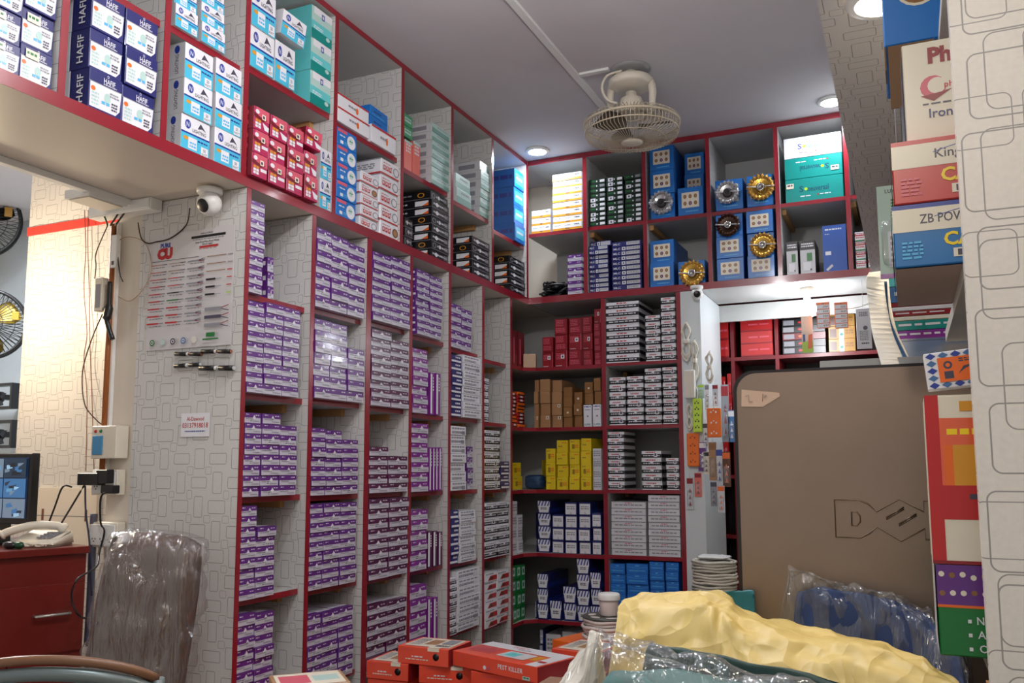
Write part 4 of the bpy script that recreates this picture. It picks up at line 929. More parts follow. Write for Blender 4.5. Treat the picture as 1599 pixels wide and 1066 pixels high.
for pts, r, m, lab in [
    ([onK(132, 328, -.3), onK(134, 390, -.3), onK(131, 450, -.3), onK(136, 520, -.3), onK(131, 560, -.3), onK(136, 620, -.3), onK(134, 735, -.25)], .0016, M('red_brown_wire', (120, 50, 36), .5), 'thin red-brown wire hanging left of adapter in front of patterned wall'),
    ([onK(138, 328, -.29), onK(137, 380, -.29), onK(139, 440, -.29), onK(140, 520, -.3), onK(143, 600, -.3), onK(147, 735, -.2)], .0016, MATS['red_brown_wire'], 'thin red-brown wire hanging beside its pair, nearer the brown pipe'),
    ([onK(160, 490, .04), onK(143, 530, .05), onK(129, 580, .05), onK(132, 630, .05), onK(150, 655, .04), onK(163, 665, .03)], .0022, M('brown_cord', (84, 52, 40), .5), 'brown cable bowing left between adapter and breaker box'),
    ([onK(149, 318, .055), onK(163, 338, .06), onK(168, 352, .05)], .003, M('green_wire', (42, 92, 42), .5), 'short green cable entering long junction box'),
    ([onK(190, 318, .055), onK(184, 334, .06), onK(172, 352, .05)], .003, DKCORD, 'short dark cable at the middle of long junction box'),
    ([onK(220, 314, .055), onK(200, 326, .06), onK(180, 352, .05)], .003, DKCORD, 'short dark cable at the right of long junction box'),
    ([onK(168, 352, .04), onK(150, 395, .04), onK(150, 415, .04), onK(148, 435, .04)], .0022, M('grey_brown_wire', (120, 104, 92), .5), 'grey wire from junction box down to white adapter'),
    ([onK(180, 352, .03), onK(186, 420, .03), onK(192, 440, .02)], .002, BLACK, 'short black wire over the slim adapter')]:
    cable(pts, r, m, lab)
for pts, lab in [([onK(172, 768, .07), onK(158, 775, .08), onK(157, 815, .06), onK(163, 830, .05), onK(155, 862, .06), onK(150, 885, .12), onK(120, 905, .22), onK(112, 935, .22), onK(125, 962, .2), onK(150, 965, .1)], 'thick black power cord curling down from lower plug past the red counter'),
                 ([onK(136, 750, .06), onK(112, 790, .08), onK(90, 826, .03)], 'black cord from plug-in adapter down to the telephone'),
                 ([onK(112, 760, .05), onK(98, 760, .08), onK(86, 790, .06), onK(74, 822, .03)], 'black cord arching over the white board to the telephone'),
                 ([onK(133, 758, .05), onK(134, 800, .05), onK(140, 850, .05), onK(143, 930, .05)], 'dark blue cord dropping from adapter beside pipe')]:
    cable(pts, .0032, BLACK if 'blue' not in lab else M('navy_cord', (40, 48, 70), .5), lab)
A = onK(144, 860, .03); bm = bmesh.new(); tube(bm, spline([Vector((0, 0, .12)), Vector((0, -.0, .0)), Vector((.002, 0, -.15)), Vector((0, 0, -.3))]), .012, 10); o = new_obj('flexible_conduit', bm, M('grey_conduit', (84, 84, 100), .4)); o.location = A; tag(o, 'grey flexible conduit running down beside the red counter', 'pipe')
A, B = onK(80, 312, .0), onK(150, 325, 0)
z0 = ZR0-.001; a = atZ(86, 325, z0-.02); o = thing('lamp_fixture', 'flat white fitting screwed under left overhead cabinet', 'light', (-2.36, 1.93, z0)); slab('body', (-.05, -.06, -.028), (.06, .09, -.0005), WHITE, o, bev=.002); slab('cover', (-.04, -.05, -.032), (.05, .08, -.0285), IVORY, o)
o = slab('cable_trunking', (-2.325, 1.0, ZR0-.02), (-2.297, 2.07, ZR0-.0005), WHITE, bev=.001); tag(o, 'white trunking along the back of left overhead cabinet underside', 'trunking')

# red counter
zc = 1.053; c0, c1 = atZ(138, 852, zc), atZ(0, 861, zc)
ang = math.atan2(c1.y-c0.y, c1.x-c0.x)     # local +X runs from the far end towards the camera side
ct = thing('counter', 'dark red drawer counter carrying monitor and telephone', 'counter', (c0.x, c0.y, 0), ang)
CRED = M('red_laminate', (104, 26, 20), .3, coat=.2, noise_amt=.15)
slab('body', (.0, -.55, .0), (1.0, -.012, zc-.024), CRED, ct); slab('worktop', (-.004, -.56, zc-.022), (1.02, .006, zc), CRED, ct, bev=.002)
for x0, x1, z0_, z1_ in ((.006, .30, .70, .90-.002), (.006, .212, .45, .695), (.218, .5, .45, .695), (.306, .6, .70, .898), (.006, .3, .902, zc-.03)):
    if z1_ > .95: continue
    dr = slab('drawer', (x0, -.0115, z0_+.03), (x1, .004, z1_+.045), CRED, ct, bev=.001)
    cx = .1 if x1 < .31 else (x0+x1)/2; zz = z0_+.155
    bm = bmesh.new(); tube(bm, [(cx-.05, .005, zz), (cx-.05, .022, zz), (cx+.05, .022, zz), (cx+.05, .005, zz)], .0045, 8); new_obj('handle', bm, M('brushed_steel', (190, 186, 180), .3, .9), dr)
# white board on the wall behind the phone
A, B = atY(52, 850, 2.403), atY(152, 762, 2.403)
o = thing('cover_board', 'cream board with two slots standing behind the telephone', 'board', ((A.x+B.x)/2, 2.403, A.z-.02)); W, H = B.x-A.x, B.z-A.z+.02
slab('board', (-W/2, 0, 0), (W/2, .0165, H), PLAIN, o); slab('seam', (-W/2, -.0008, H*.55), (W/2, -.0001, H*.56), MIDGREY, o)
for s in (-.37, .34): slab('slot', (s*W-.006, -.0012, H*.48), (s*W+.006, -.0002, H*.66), M('slot_brown', (110, 62, 40), .5), o)
# monitor
A, B = atY(-70, 815, 1.93), atY(51, 707, 1.93)
o = thing('monitor', 'black monitor showing security camera views on red counter', 'monitor', ((A.x+B.x)/2, 1.93, zc)); W, H = B.x-A.x, B.z-A.z; zb = A.z-zc
slab('casing', (-W/2, 0, zb), (W/2, .03, zb+H), BLACK, o, bev=.003)
b = Box(W*.92, H*.86, .001, M('screen_base', (24, 44, 74), .25, emit=.5), 0); rg = random.Random(3)
scr = [M('screen_%d' % i, c, .3, emit=.7) for i, c in enumerate([(60, 110, 160), (150, 190, 220), (30, 50, 70), (180, 60, 90), (110, 130, 150), (20, 30, 40), (90, 150, 190)])]
for r_ in range(3):
    for c_ in range(3):
        b.r('F', .01+.33*c_, .01+.33*r_, .325+.33*c_, .32+.33*r_, scr[rg.choice((0, 2, 4))])
        for t_ in range(9):
            x, y = .02+.33*c_+rg.random()*.2, .02+.33*r_+rg.random()*.2; b.poly('F', ((x, y), (x+.03+.08*rg.random(), y+.02), (x+.05+.04*rg.random(), y+.05+.05*rg.random()), (x-.005, y+.06)), rg.choice(scr))
s = bpy.data.objects.new('screen', b.mesh('screen')); COL.objects.link(s); s.parent = o; s.location = (0, -.0015, zb+H*.08)
slab('stand', (-.03, .03, .004), (.03, .05, zb+.06), BLACK, o); slab('foot', (-.1, -.04, .0006), (.1, .12, .008), BLACK, o)
# telephone
A = atZ(62, 852, zc); o = thing('telephone', 'white corded desk telephone on red counter', 'telephone', (A.x, A.y, zc+.001), .35)
bm = bmesh.new(); vs_ = [bm.verts.new(c) for c in ((-.075, -.05, 0), (.075, -.05, 0), (.075, .07, 0), (-.075, .07, 0), (-.07, -.045, .02), (.07, -.045, .02), (.07, .065, .045), (-.07, .065, .045))]
for fc in ((3, 2, 1, 0), (4, 5, 6, 7), (0, 1, 5, 4), (1, 2, 6, 5), (2, 3, 7, 6), (3, 0, 4, 7)): bm.faces.new([vs_[i] for i in fc])
bmesh.ops.bevel(bm, geom=bm.edges[:], offset=.006, segments=2, affect='EDGES'); new_obj('base', bm, IVORY, o, True)
bm = bmesh.new(); tube(bm, spline([(-.105, -.04, .034), (-.085, -.03, .045), (-.03, .0, .062), (.03, .03, .06), (.055, .045, .045)]), [.012, .016, .018]+[.013]*10+[.013]*8+[.019]*3+[.014], 10); new_obj('handset', bm, IVORY, o, True)
bm = bmesh.new()
for i in range(3):
    for j in range(4): addbox(bm, (.012+.017*i, -.038+.018*j, .026+.0035*j), (.024+.017*i, -.027+.018*j, .0305+.0035*j))
new_obj('keypad', bm, P['grey'], o)
bm = bmesh.new(); tube(bm, [(-.02+.012*math.cos(t*2.2)*.6+t*.006, -.075+.008*math.sin(t*2.2), .008+.003*math.sin(t)) for t in np.linspace(0, 16, 90)], .0025, 5); new_obj('curly_cord', bm, IVORY, o)
for k, (px, cl, nm) in enumerate(((14, 'black', 'black'), (27, 'green', 'dark green'))):
    A = atZ(px, 857, zc); bm = bmesh.new(); lathe(bm, [(.001, 0), (.009, 0), (.011, .01), (.011, .035), (.004, .045), (.001, .045)], 12, axis='x'); o = new_obj('tape_roll', bm, P[cl] if cl == 'black' else M('bottle_green', (16, 70, 44), .3)); o.location = (A.x-.02, A.y, zc+.0115); tag(o, nm+' little roll lying in front of the telephone', 'tape')

# far room: fans on the wall, shelf
def wall_fan(px, py, rad, Y, blade, label, hub):
    c = atY(px, py, Y); o = thing('pedestal_fan', label, 'fan', c, .85)
    bm = bmesh.new(); n = 48
    for r in (rad, rad*.97): tube(bm, [(r*math.cos(2*math.pi*k/n), -.06 if r < rad else -.03, r*math.sin(2*math.pi*k/n)) for k in range(n)], .009, 5, closed=True)
    for r in (rad*.4, rad*.7): tube(bm, [(r*math.cos(2*math.pi*k/n), -.1 if r < rad*.5 else -.085, r*math.sin(2*math.pi*k/n)) for k in range(n)], .002, 4, closed=True)
    for k in range(48):
        a = 2*math.pi*k/48; tube(bm, [(r*math.cos(a), y, r*math.sin(a)) for r, y in ((rad*.12, -.105), (rad*.7, -.085), (rad, -.045), (rad*.7, .03), (rad*.2, .05))], .0022, 4)
    new_obj('cage', bm, M('black_wire', (30, 30, 32), .4), o)
    bm = bmesh.new(); lathe(bm, [(.001, .105), (rad*.1, .105), (rad*.13, .07), (rad*.2, -.05), (rad*.2, -.16), (.001, -.16)], 20, axis='y'); new_obj('motor', bm, hub, o, True)
    for k in range(3):
        bm = bmesh.new(); rows = []
        for i in range(7):
            r = rad*(.12+.75*i/6); rows.append([bm.verts.new((r*math.cos(k*2.094+.6+(j/4-.5)*(.5+.7*math.sin(math.pi*(i+1)/8))), -.03+.05*(j/4-.5), r*math.sin(k*2.094+.6+(j/4-.5)*(.5+.7*math.sin(math.pi*(i+1)/8))))) for j in range(5)])
        for A_, B_ in zip(rows, rows[1:]):
            for j in range(4): bm.faces.new((A_[j], A_[j+1], B_[j+1], B_[j]))
        bmesh.ops.solidify(bm, geom=bm.faces[:], thickness=.003); new_obj('blade', bm, blade, o, True)
    bm = bmesh.new(); addbox(bm, (rad*.62, -.1, .1*rad), (rad*.8, -.088, .35*rad), bev=.003); new_obj('badge', bm, P['gold'], o)
    bm = bmesh.new(); tube(bm, [(0, .13, -.02), (0, .13, .02-c.z)], .016, 10); new_obj('pole', bm, BLACK, o)
    bm = bmesh.new(); lathe(bm, [(.001, 0), (.2, 0), (.19, .02), (.03, .035), (.001, .035)], 24, c=(0, .13, -c.z+.0006)); new_obj('base', bm, BLACK, o)
    return o
wall_fan(-34, 345, .25, 3.6, BLACK, 'black caged fan in far room at top left', BLACK)
wall_fan(-17, 507, .19, 3.15, M('gold_blade', (150, 124, 30), .35, .3), 'gold-bladed caged fan in far room below the black fan', DKGREY)
for k, (y0, y1) in enumerate(((597, 640), (655, 700))):
    A, B = atY(-40, y1, 3.7), atY(19, y0, 3.7); o = thing('exhaust_fan', ('upper', 'lower')[k]+' small black exhaust fan by the far wall above the monitor', 'fan', ((A.x+B.x)/2, 3.7, A.z)); W, H = B.x-A.x, B.z-A.z
    bm = bmesh.new()
    for lo, hi in (((-W/2, 0, 0), (W/2, .06, H*.1)), ((-W/2, 0, H*.9), (W/2, .06, H)), ((-W/2, 0, H*.1), (-W/2+H*.1, .06, H*.9)), ((W/2-H*.1, 0, H*.1), (W/2, .06, H*.9))): addbox(bm, lo, hi)
    new_obj('frame', bm, BLACK, o)
    for j in range(5):
        bm = bmesh.new(); a = 2*math.pi*j/5; v = [bm.verts.new((r*math.cos(a+t), yy, H/2+r*math.sin(a+t))) for r, t, yy in ((.03, 0, .02), (H*.42, -.25, .015), (H*.42, .35, .045), (.03, .9, .04))]; bm.faces.new(v); bmesh.ops.solidify(bm, geom=bm.faces[:], thickness=.003); new_obj('blade', bm, DKGREY, o)
    bm = bmesh.new(); lathe(bm, [(.001, -.01), (.035, -.01), (.035, -.06), (.001, -.06)], 14, axis='y', c=(0, 0, H/2)); new_obj('hub', bm, BLACK, o)
    slab('wall_bracket', (-.03, .06, H*.4), (.03, 3.945-3.7, H*.6), BLACK, o)

# chairs ----------------------------------------------------------------------
def pillow(bm, W, H, D, bend=0, n=14, e=.28, mi=0, crease=0, seed=0):
    """rounded slab standing up: x width, z height, y thickness"""
    grid = {}
    for s in (-1, 1):
        for i in range(n+1):
            for j in range(n+1):
                u, v = i/n*2-1, j/n*2-1
                k = max(0, 1-abs(u)**5)**.5*max(0, 1-abs(v)**5)**.5
                x = W/2*u*(1-.10*abs(v)**4); z = H/2*(v*(1-.08*abs(u)**4)+1)
                y = s*D/2*k+bend*(v*v)
                if crease: 
                    y -= s*0+crease*(noise.noise(Vector((u*1.5+seed, v*4, seed)))+.6*noise.noise(Vector((u*7+v*2, v*2.2+seed, 3)))); x += crease*1.2*noise.noise(Vector((u*3, v*6, 7+seed)))*(abs(u) > .8)
                edge = i in (0, n) or j in (0, n)
                key = (i, j) if edge else (s, i, j)
                if key not in grid: grid[key] = bm.verts.new((x, y, z))
    def g(s, i, j): return grid[(i, j)] if (i in (0, n) or j in (0, n)) else grid[(s, i, j)]
    for s in (-1, 1):
        for i in range(n):
            for j in range(n):
                q_ = [g(s, i, j), g(s, i+1, j), g(s, i+1, j+1), g(s, i, j+1)]
                if s > 0: q_ = q_[::-1]
                f_ = bm.faces.new(q_); f_.smooth = True; f_.material_index = mi
ca, cb = atY(178, 1000, 1.5), atY(290, 1000, 1.5)
ch = thing('office_chair', 'brown high-back office chair wrapped in clear plastic before the poster panel', 'chair', (-1.97, 1.79, 0), .62)
BRN = M('brown_upholstery', (84, 64, 56), .5, noise_amt=.1)
bm = bmesh.new(); pillow(bm, .27, .62, .10, .0); bmesh.ops.transform(bm, matrix=Matrix.Translation((0, 0, .50)) @ Matrix.Rotation(-.12, 4, 'X') @ Matrix.Rotation(.10, 4, 'Y'), verts=bm.verts); new_obj('backrest', bm, BRN, ch)
bm = bmesh.new(); pillow(bm, .30, .645, .13, .0, 40, crease=.016, seed=2); bmesh.ops.transform(bm, matrix=Matrix.Translation((.002, 0, .485)) @ Matrix.Rotation(-.12, 4, 'X') @ Matrix.Rotation(.10, 4, 'Y'), verts=bm.verts); new_obj('plastic_wrap', bm, film('chair_film', (176, 166, 160), .88, .12, wrinkle=.8), ch)
bm = bmesh.new(); pillow(bm, .34, .34, .09); bmesh.ops.transform(bm, matrix=Matrix.Translation((0, -.05, .45)) @ Matrix.Rotation(math.pi/2, 4, 'X'), verts=bm.verts); new_obj('seat', bm, BRN, ch)
bm = bmesh.new(); tube(bm, [(0, -.22, .06), (0, -.22, .41)], .025, 10); new_obj('column', bm, BLACK, ch)
for k in range(5):
    a = 2*math.pi*k/5; bm = bmesh.new(); tube(bm, [(0, -.22, .09), (.2*math.cos(a), -.22+.2*math.sin(a), .06)], [.024, .014], 8); lg = new_obj('leg', bm, BLACK, ch)
    bm = bmesh.new(); lathe(bm, [(.001, -.012), (.026, -.012), (.026, .012), (.001, .012)], 14, axis='x', c=(.2*math.cos(a), -.22+.2*math.sin(a), .0275)); new_obj('caster', bm, BLACK, lg)
A = atY(62, 1046, 1.0)
ch2 = thing('waiting_chair', 'grey chair with curved tubular back at bottom left corner', 'chair', (A.x, A.y, 0), .5)
GM = M('grey_tube', (110, 122, 124), .35, .4)
def arc(zt, R, r, yy, sag=.05): return [(R*math.sin(t), yy+.08*(1-math.cos(t)), zt-sag*(1-math.cos(t*1.15))) for t in np.linspace(-1.3, 1.3, 20)]
for zt, m_, r_ in ((A.z+.016, M('brown_cap', (120, 84, 60), .4), .008), (A.z-.006, GM, .012), (A.z-.05, GM, .013)):
    bm = bmesh.new(); tube(bm, arc(zt, .17, r_, 0), r_, 8); new_obj('back_rail', bm, m_, ch2)
for s in (-1, 1):
    bm = bmesh.new(); tube(bm, [(s*.165, .06, A.z-.03), (s*.17, .1, .45), (s*.18, .12, .02)], .012, 8); new_obj('leg', bm, GM, ch2)
    bm = bmesh.new(); tube(bm, [(s*.17, -.28, .45), (s*.18, -.3, .02)], .012, 8); new_obj('leg', bm, GM, ch2)
bm = bmesh.new(); pillow(bm, .40, .40, .05); bmesh.ops.transform(bm, matrix=Matrix.Translation((0, .1, .46)) @ Matrix.Rotation(math.pi/2, 4, 'X'), verts=bm.verts); new_obj('seat', bm, DKGREY, ch2)

# ------------------------------------------------------------------ right side: overhead cabinet, shelf unit
XR = -.118
u_ur = thing('overhead_cabinet', 'patterned underside of overhead cabinet along right wall', 'cabinet', (XR, 2.0, ZR0))
o = put(u_ur); slab('bottom_panel', Vector((XR, .2, ZR0))-o, Vector((.6, YB-.005, ZR0+.03))-o, WP, u_ur); slab('front_panel', Vector((XR, .2, ZR0+.0305))-o, Vector((XR+.018, YB-.005, CEIL-.003))-o, WP, u_ur)
RY = 1.0
pe0 = atY(1480, 0, RY); pe1 = atY(1547, 1066, RY)
u_r = thing('shelving_unit', 'shelving with large-patterned white end panel at right edge', 'shelving', (.07, RY, 0))
o = put(u_r); px0 = (pe0.x+pe1.x)/2
slab('end_panel', Vector((px0, RY, 0))-o, Vector((.615, RY+.02, ZR0-.003))-o, WPBIG, u_r)
for z, y1 in ((1.525, 1.64), (1.098, 1.24), (1.90, 2.6)):
    slab('shelf', Vector((px0+.004, RY+.0205, z-.018))-o, Vector((.615, y1, z))-o, GREY, u_r)
slab('end_panel', Vector((px0, 2.605, 0))-o, Vector((.615, 2.625, ZR0-.003))-o, WP, u_r)
slab('support', Vector((px0-.001, RY+.0215, 1.001))-o, Vector((px0+.022, RY+.05, 1.079))-o, WOOD, u_r)

def capbox(name, x0, y0, x1, y1, Y, W, D, body, top, txt1, label, top2=None):
    A, B = atY(x0, y1, Y), atY(x0, y0, Y); H = B.z-A.z
    b = Box(W, H, D, body, .0015); b.r('F', 0, .56, 1, .93, 'cream')
    if top: b.r('F', 0, .93, 1, 1, top)
    b.t('F', txt1, .27, .68, .15, 'ink', .28); 
    for t in range(10):
        u0, u1 = .2+.025*t, .2+.025*(t+1); f0 = lambda u: .76+.13*math.sin((u-.19)*6.0)
        b.poly('F', ((u0, f0(u0)), (u1, f0(u1)), (u1, f0(u1)+.012), (u0, f0(u0)+.012)), 'royal')
    b.t('F', 'CAPACITOR', .51, .30, .21, 'capyel', .74, off=.03); b.r('F', .28, .10, .42, .24, 'cream'); b.r('F', .30, .12, .40, .22, 'ink'); b.dash('F', .04, .1, .14, .4, 'rose' if body == 'capred' else 'sky', 5, .03)
    b.r('B', 0, 0, 1, 1, M('box_bottom', (164, 142, 136), .5)); b.r('L', 0, 0, 1, 1, M('box_side', (120, 78, 64), .5))
    o = bpy.data.objects.new(name, b.mesh(name)); COL.objects.link(o); o.location = (A.x+W/2, Y, A.z); return tag(o, label, 'carton'), A, H
YC = 1.09
W_ = .22
def capmesh_fit(o): return o
zb_o, A1, H1 = capbox('capacitor_carton', 1397, 312, 1495, 408, YC, W_, .26, 'capblue', 'royal', 'ZB POWER', 'blue and white fan part carton with yellow lettering on right shelf edge')
zb_o.location.z = 1.5268
kg_o, A2, H2 = capbox('capacitor_carton', 1395, 208, 1485, 305, YC, W_, .24, 'capred', 'capred', 'King', 'red and white fan part carton with yellow lettering stacked on blue one')
kg_o.location.z = 1.5268+H1+.0015
zt = kg_o.location.z+H2+.0015
A = atY(1414, 200, YC+.02); b = Box(.2, .125, .1, 'cream', .0015); b.t('F', 'Philo', .27, .78, .15, 'crimson', .44, off=.05); b.e('F', .16, .54, .07, 'rose'); b.e('F', .18, .55, .05, 'cream'); b.poly('F', ((.09, .46), (.16, .40), (.26, .5), (.2, .48)), 'crimson'); b.t('F', 'philo', .27, .52, .06, 'red', .16); b.dash('F', .1, .36, .4, .385, 'ink', 1, .04); b.t('F', 'Iron Box', .27, .24, .09, 'navy', .38); b.r('L', 0, 0, 1, 1, 'navy')
o = bpy.data.objects.new('iron_carton', b.mesh('iron_carton')); COL.objects.link(o); o.location = (A.x+.1, YC+.02, zt); tag(o, 'cream iron carton with dark red lettering standing on red carton', 'carton')
A = atY(1407, 200, YC+.125); o = slab('slim_carton', (0, 0, 0), (.14, .03, .09), P['black'], bev=.001); o.location = (A.x, YC+.125, zt); tag(o, 'slim black carton behind the cream iron carton', 'carton')
# blue ring-light carton with its torn flap, on a higher shelf
A = atY(1381, 85, 1.32); b = Box(.2, .16, .2, 'blue', .002); b.e('F', .24, .52, .15, 'cream', 18); b.e('F', .24, .52, .13, 'brown', 18); b.e('F', .24, .52, .07, 'cream', 14); b.e('F', .24, .52, .05, 'brown', 14); b.r('F', .42, .8, .72, .98, 'red'); b.dash('F', .46, .86, .68, .92, 'white', 1, .06); b.r('F', .44, .0, 1, .56, 'cyan'); b.r('F', .44, .56, 1, .62, 'amber')
blc = thing('ring_light_carton', 'torn blue carton with brown ring picture near warm downlight', 'carton', (A.x+.1, 1.32, 1.9006)); o = bpy.data.objects.new('body', b.mesh('body')); COL.objects.link(o); o.parent = blc
b0 = atY(1381, 85, 1.315)-Vector(blc.location); 
slab('flap', (-.095, -.004, -.095), (-.035, -.002, -.002), M('kraft', (112, 80, 48), .6), blc); slab('flap', (-.1, -.0, -.035), (-.098, .05, -.001), M('kraft', (112, 80, 48), .6), blc)
# goods on the lower right shelf
A = atY(1466, 975, 1.06); zs = 1.0986
b = Box(.085, .095, .12, 'green', .0015); b.r('F', 0, .56, 1, 1, 'purple'); b.r('F', 0, .53, 1, .56, 'orange'); rg = random.Random(5)
for k in range(16): b.e('F', .06+.12*(k % 8), .66+.2*(k//8)+.04*rg.random(), .035, 'cream' if k % 3 else 'brown', 10)
for k, s in enumerate(('Never', 'AC In', 'Over')): b.t('F', s, .58, .36-.15*k, .085, 'white', .3); b.r('F', .33, .37-.15*k, .37, .41-.15*k, 'white')
b.r('L', 0, 0, 1, 1, 'silver')
o = bpy.data.objects.new('charger_carton', b.mesh('charger_carton')); COL.objects.link(o); o.location = (A.x+.0425, 1.06, zs); tag(o, 'green and purple carton with white bullet lines at right panel edge', 'carton'); zs += .0958
A = atY(1456, 860, 1.06); hh = atY(1456, 617, 1.06).z-zs
b = Box(.085, hh, .1, 'cream', .002); b.r('F', 0, 0, .16, 1, 'red'); b.r('F', .16, .26, 1, .86, M('print_vermilion', (226, 92, 52), .25, coat=.6)); b.r('F', .16, .26, 1, .46, 'red'); b.r('F', .2, .46, .9, .70, 'orange'); b.r('F', .30, .46, .72, .70, 'amber'); b.dash('F', .24, .74, .9, .80, 'capyel', 1, .1); b.r('F', 0, 0, 1, .02, 'crimson'); b.r('F', .46, .38, .56, .41, 'ink'); b.r('F', .4, .9, .56, .96, 'amber')
o = bpy.data.objects.new('wrapped_carton', b.mesh('wrapped_carton')); COL.objects.link(o); o.location = (A.x+.0425, 1.06, zs); tag(o, 'upright red and gold shrink-wrapped carton against right panel', 'carton'); zs += hh+.001
A, B = atY(1450, 612, 1.06), atY(1507, 556, 1.06); hh = B.z-zs
b = Box(.075, hh, .03, 'white', .001)
for i in range(6):
    for j in range(5): b.poly('F', [(.09+.165*i+.07*a_, .1+.2*j+.09*b_) for a_, b_ in ((-1, 0), (0, -1), (1, 0), (0, 1))], 'royal' if (i+j) % 2 == 0 else 'steelblue')
b.r('F', .17, .17, .82, .83, 'orange'); b.e('F', .3, .62, .06, 'ink'); b.e('F', .3, .62, .03, 'orange'); b.r('F', .24, .25, .36, .45, 'ink'); b.t('F', 'x 8', .66, .38, .15, 'ink', .26); b.poly('F', ((.42, .35), (.5, .55), (.7, .62), (.52, .48)), 'ink'); b.dash('F', .45, .66, .75, .78, 'ink', 2, .05)
o = bpy.data.objects.new('screw_pack', b.mesh('screw_pack')); COL.objects.link(o); o.location = (A.x+.0375, 1.06, zs); o.rotation_euler = (0, -.09, 0); o.location.z += .008; tag(o, 'blue and white screw pack with orange label on top of red-gold carton', 'pack')
# blister packs and folders beyond
A, B = atY(1374, 436, 1.55), atY(1400, 288, 1.55)
o = thing('blister_pack', 'pale green hanging lamp pack left of blue and white carton', 'pack', ((A.x+B.x)/2+.02, 1.55, A.z)); W, H = .07, B.z-A.z
b = Box(W, H, .002, M('pack_green', (176, 200, 184), .4), 0); b.t('F', 'LUX', .30, .92, .04, 'ink', .4); b.dash('F', .3, .62, .7, .85, 'green', 7, .1); b.r('F', .2, .12, .7, .5, 'paper'); b.dash('F', .25, .15, .66, .45, 'grey', 5, .1); b.r('F', 0, 0, 1, .05, 'violet')
c = bpy.data.objects.new('card', b.mesh('card')); COL.objects.link(c); c.parent = o
bm = bmesh.new(); pillow(bm, W*.9, H*.5, .03); bmesh.ops.transform(bm, matrix=Matrix.Translation((0, -.006, .02)), verts=bm.verts); new_obj('blister', bm, film('clear_blister', (220, 226, 230), .85, .08), o)
bm = bmesh.new(); tube(bm, [(0, 0, H-.004), (0, .004, 2.176-A.z)], .001, 5); new_obj('hanging_wire', bm, P['silver'], o)
Yf = 1.72; zsh = atY(1420, 562, Yf).z
bn = thing('plastic_bin', 'clear grey plastic bin behind the metal case', 'bin', (atY(1432, 545, Yf).x, Yf, zsh)); Hh = atY(1432, 532, Yf).z-zsh
bm = bmesh.new()
for lo, hi in (((-.05, 0, 0), (.13, .002, Hh)), ((-.05, .12, 0), (.13, .122, Hh)), ((-.05, .002, 0), (-.048, .12, Hh)), ((.128, .002, 0), (.13, .12, Hh)), ((-.048, .002, 0), (.128, .12, .002))): addbox(bm, lo, hi)
new_obj('tub', bm, film('bin_plastic', (120, 116, 110), .35, .2), bn)
slab('lid', (-.052, -.002, Hh+.0005), (.132, .124, Hh+.004), MATS['bin_plastic'], bn)
u_s = slab('shelf_ledge', (-.14, 1.66, zsh-.02), (.6, 1.9, zsh-.0005), GREY); u_s['kind'] = 'structure'; u_s.name = 'trim_ledge'
zz = zsh+Hh+.005
for k, (c, h, nm) in enumerate((('violet', .016, 'violet'), ('teal', .018, 'teal'), ('cream', .008, 'cream'), ('crimson', .01, 'dark red'), ('paper', .008, 'white'), ('crimson', .008, 'thin red'), ('steelblue', .03, 'clear-blue'), ('tealL', .02, 'pale teal'), ('paper', .014, 'white-topped'), ('steelblue', .026, 'uppermost blue'))):
    b = Box(.17, h-.001, .11, c, .0008); b.dash('F', .1, .3, .6, .7, 'paper', 1, .1)
    o = bpy.data.objects.new('flat_pack', b.mesh('flat_pack')); COL.objects.link(o); o.location = (atY(1424, 530, Yf).x+.043+.004*(k % 3), Yf+.004, zz); zz += h; tag(o, '%s flat pack, %s in the pile beyond blue carton' % (nm, (ORD[k]+' up') if k else 'lowest'), 'pack', 'flat packs piled on the bin')
# white curved sheet
bm = bmesh.new(); Ys = 1.63; pr = [(1357, 425), (1352, 440), (1357, 480), (1362, 520), (1372, 555), (1378, 575)]; pr2 = [(1372, 422), (1374, 440), (1378, 480), (1388, 520), (1404, 555), (1412, 575)]
pr = spline([Vector((*p, 0)) for p in pr], 5); pr2 = spline([Vector((*p, 0)) for p in pr2], 5); va = [bm.verts.new(atY(p[0], p[1], Ys)) for p in pr]; vb = [bm.verts.new(atY(p[0]+14, p[1], Ys+.05)) for p in pr2]
for i in range(len(pr)-1): bm.faces.new((va[i], vb[i], vb[i+1], va[i+1]))
bmesh.ops.solidify(bm, geom=bm.faces[:], thickness=.006); o = new_obj('foam_sheet', bm, WHITE, smooth=True); tag(o, 'curved white foam sheet standing behind metal case by flat packs', 'sheet')
bm = bmesh.new(); tube(bm, spline([atY(*p, Ys+.045) for p in [(1380, 440), (1384, 490), (1395, 525), (1412, 560), (1422, 575)]]), .006, 6); o2 = new_obj('blue_edge', bm, P['steelblue'], o)

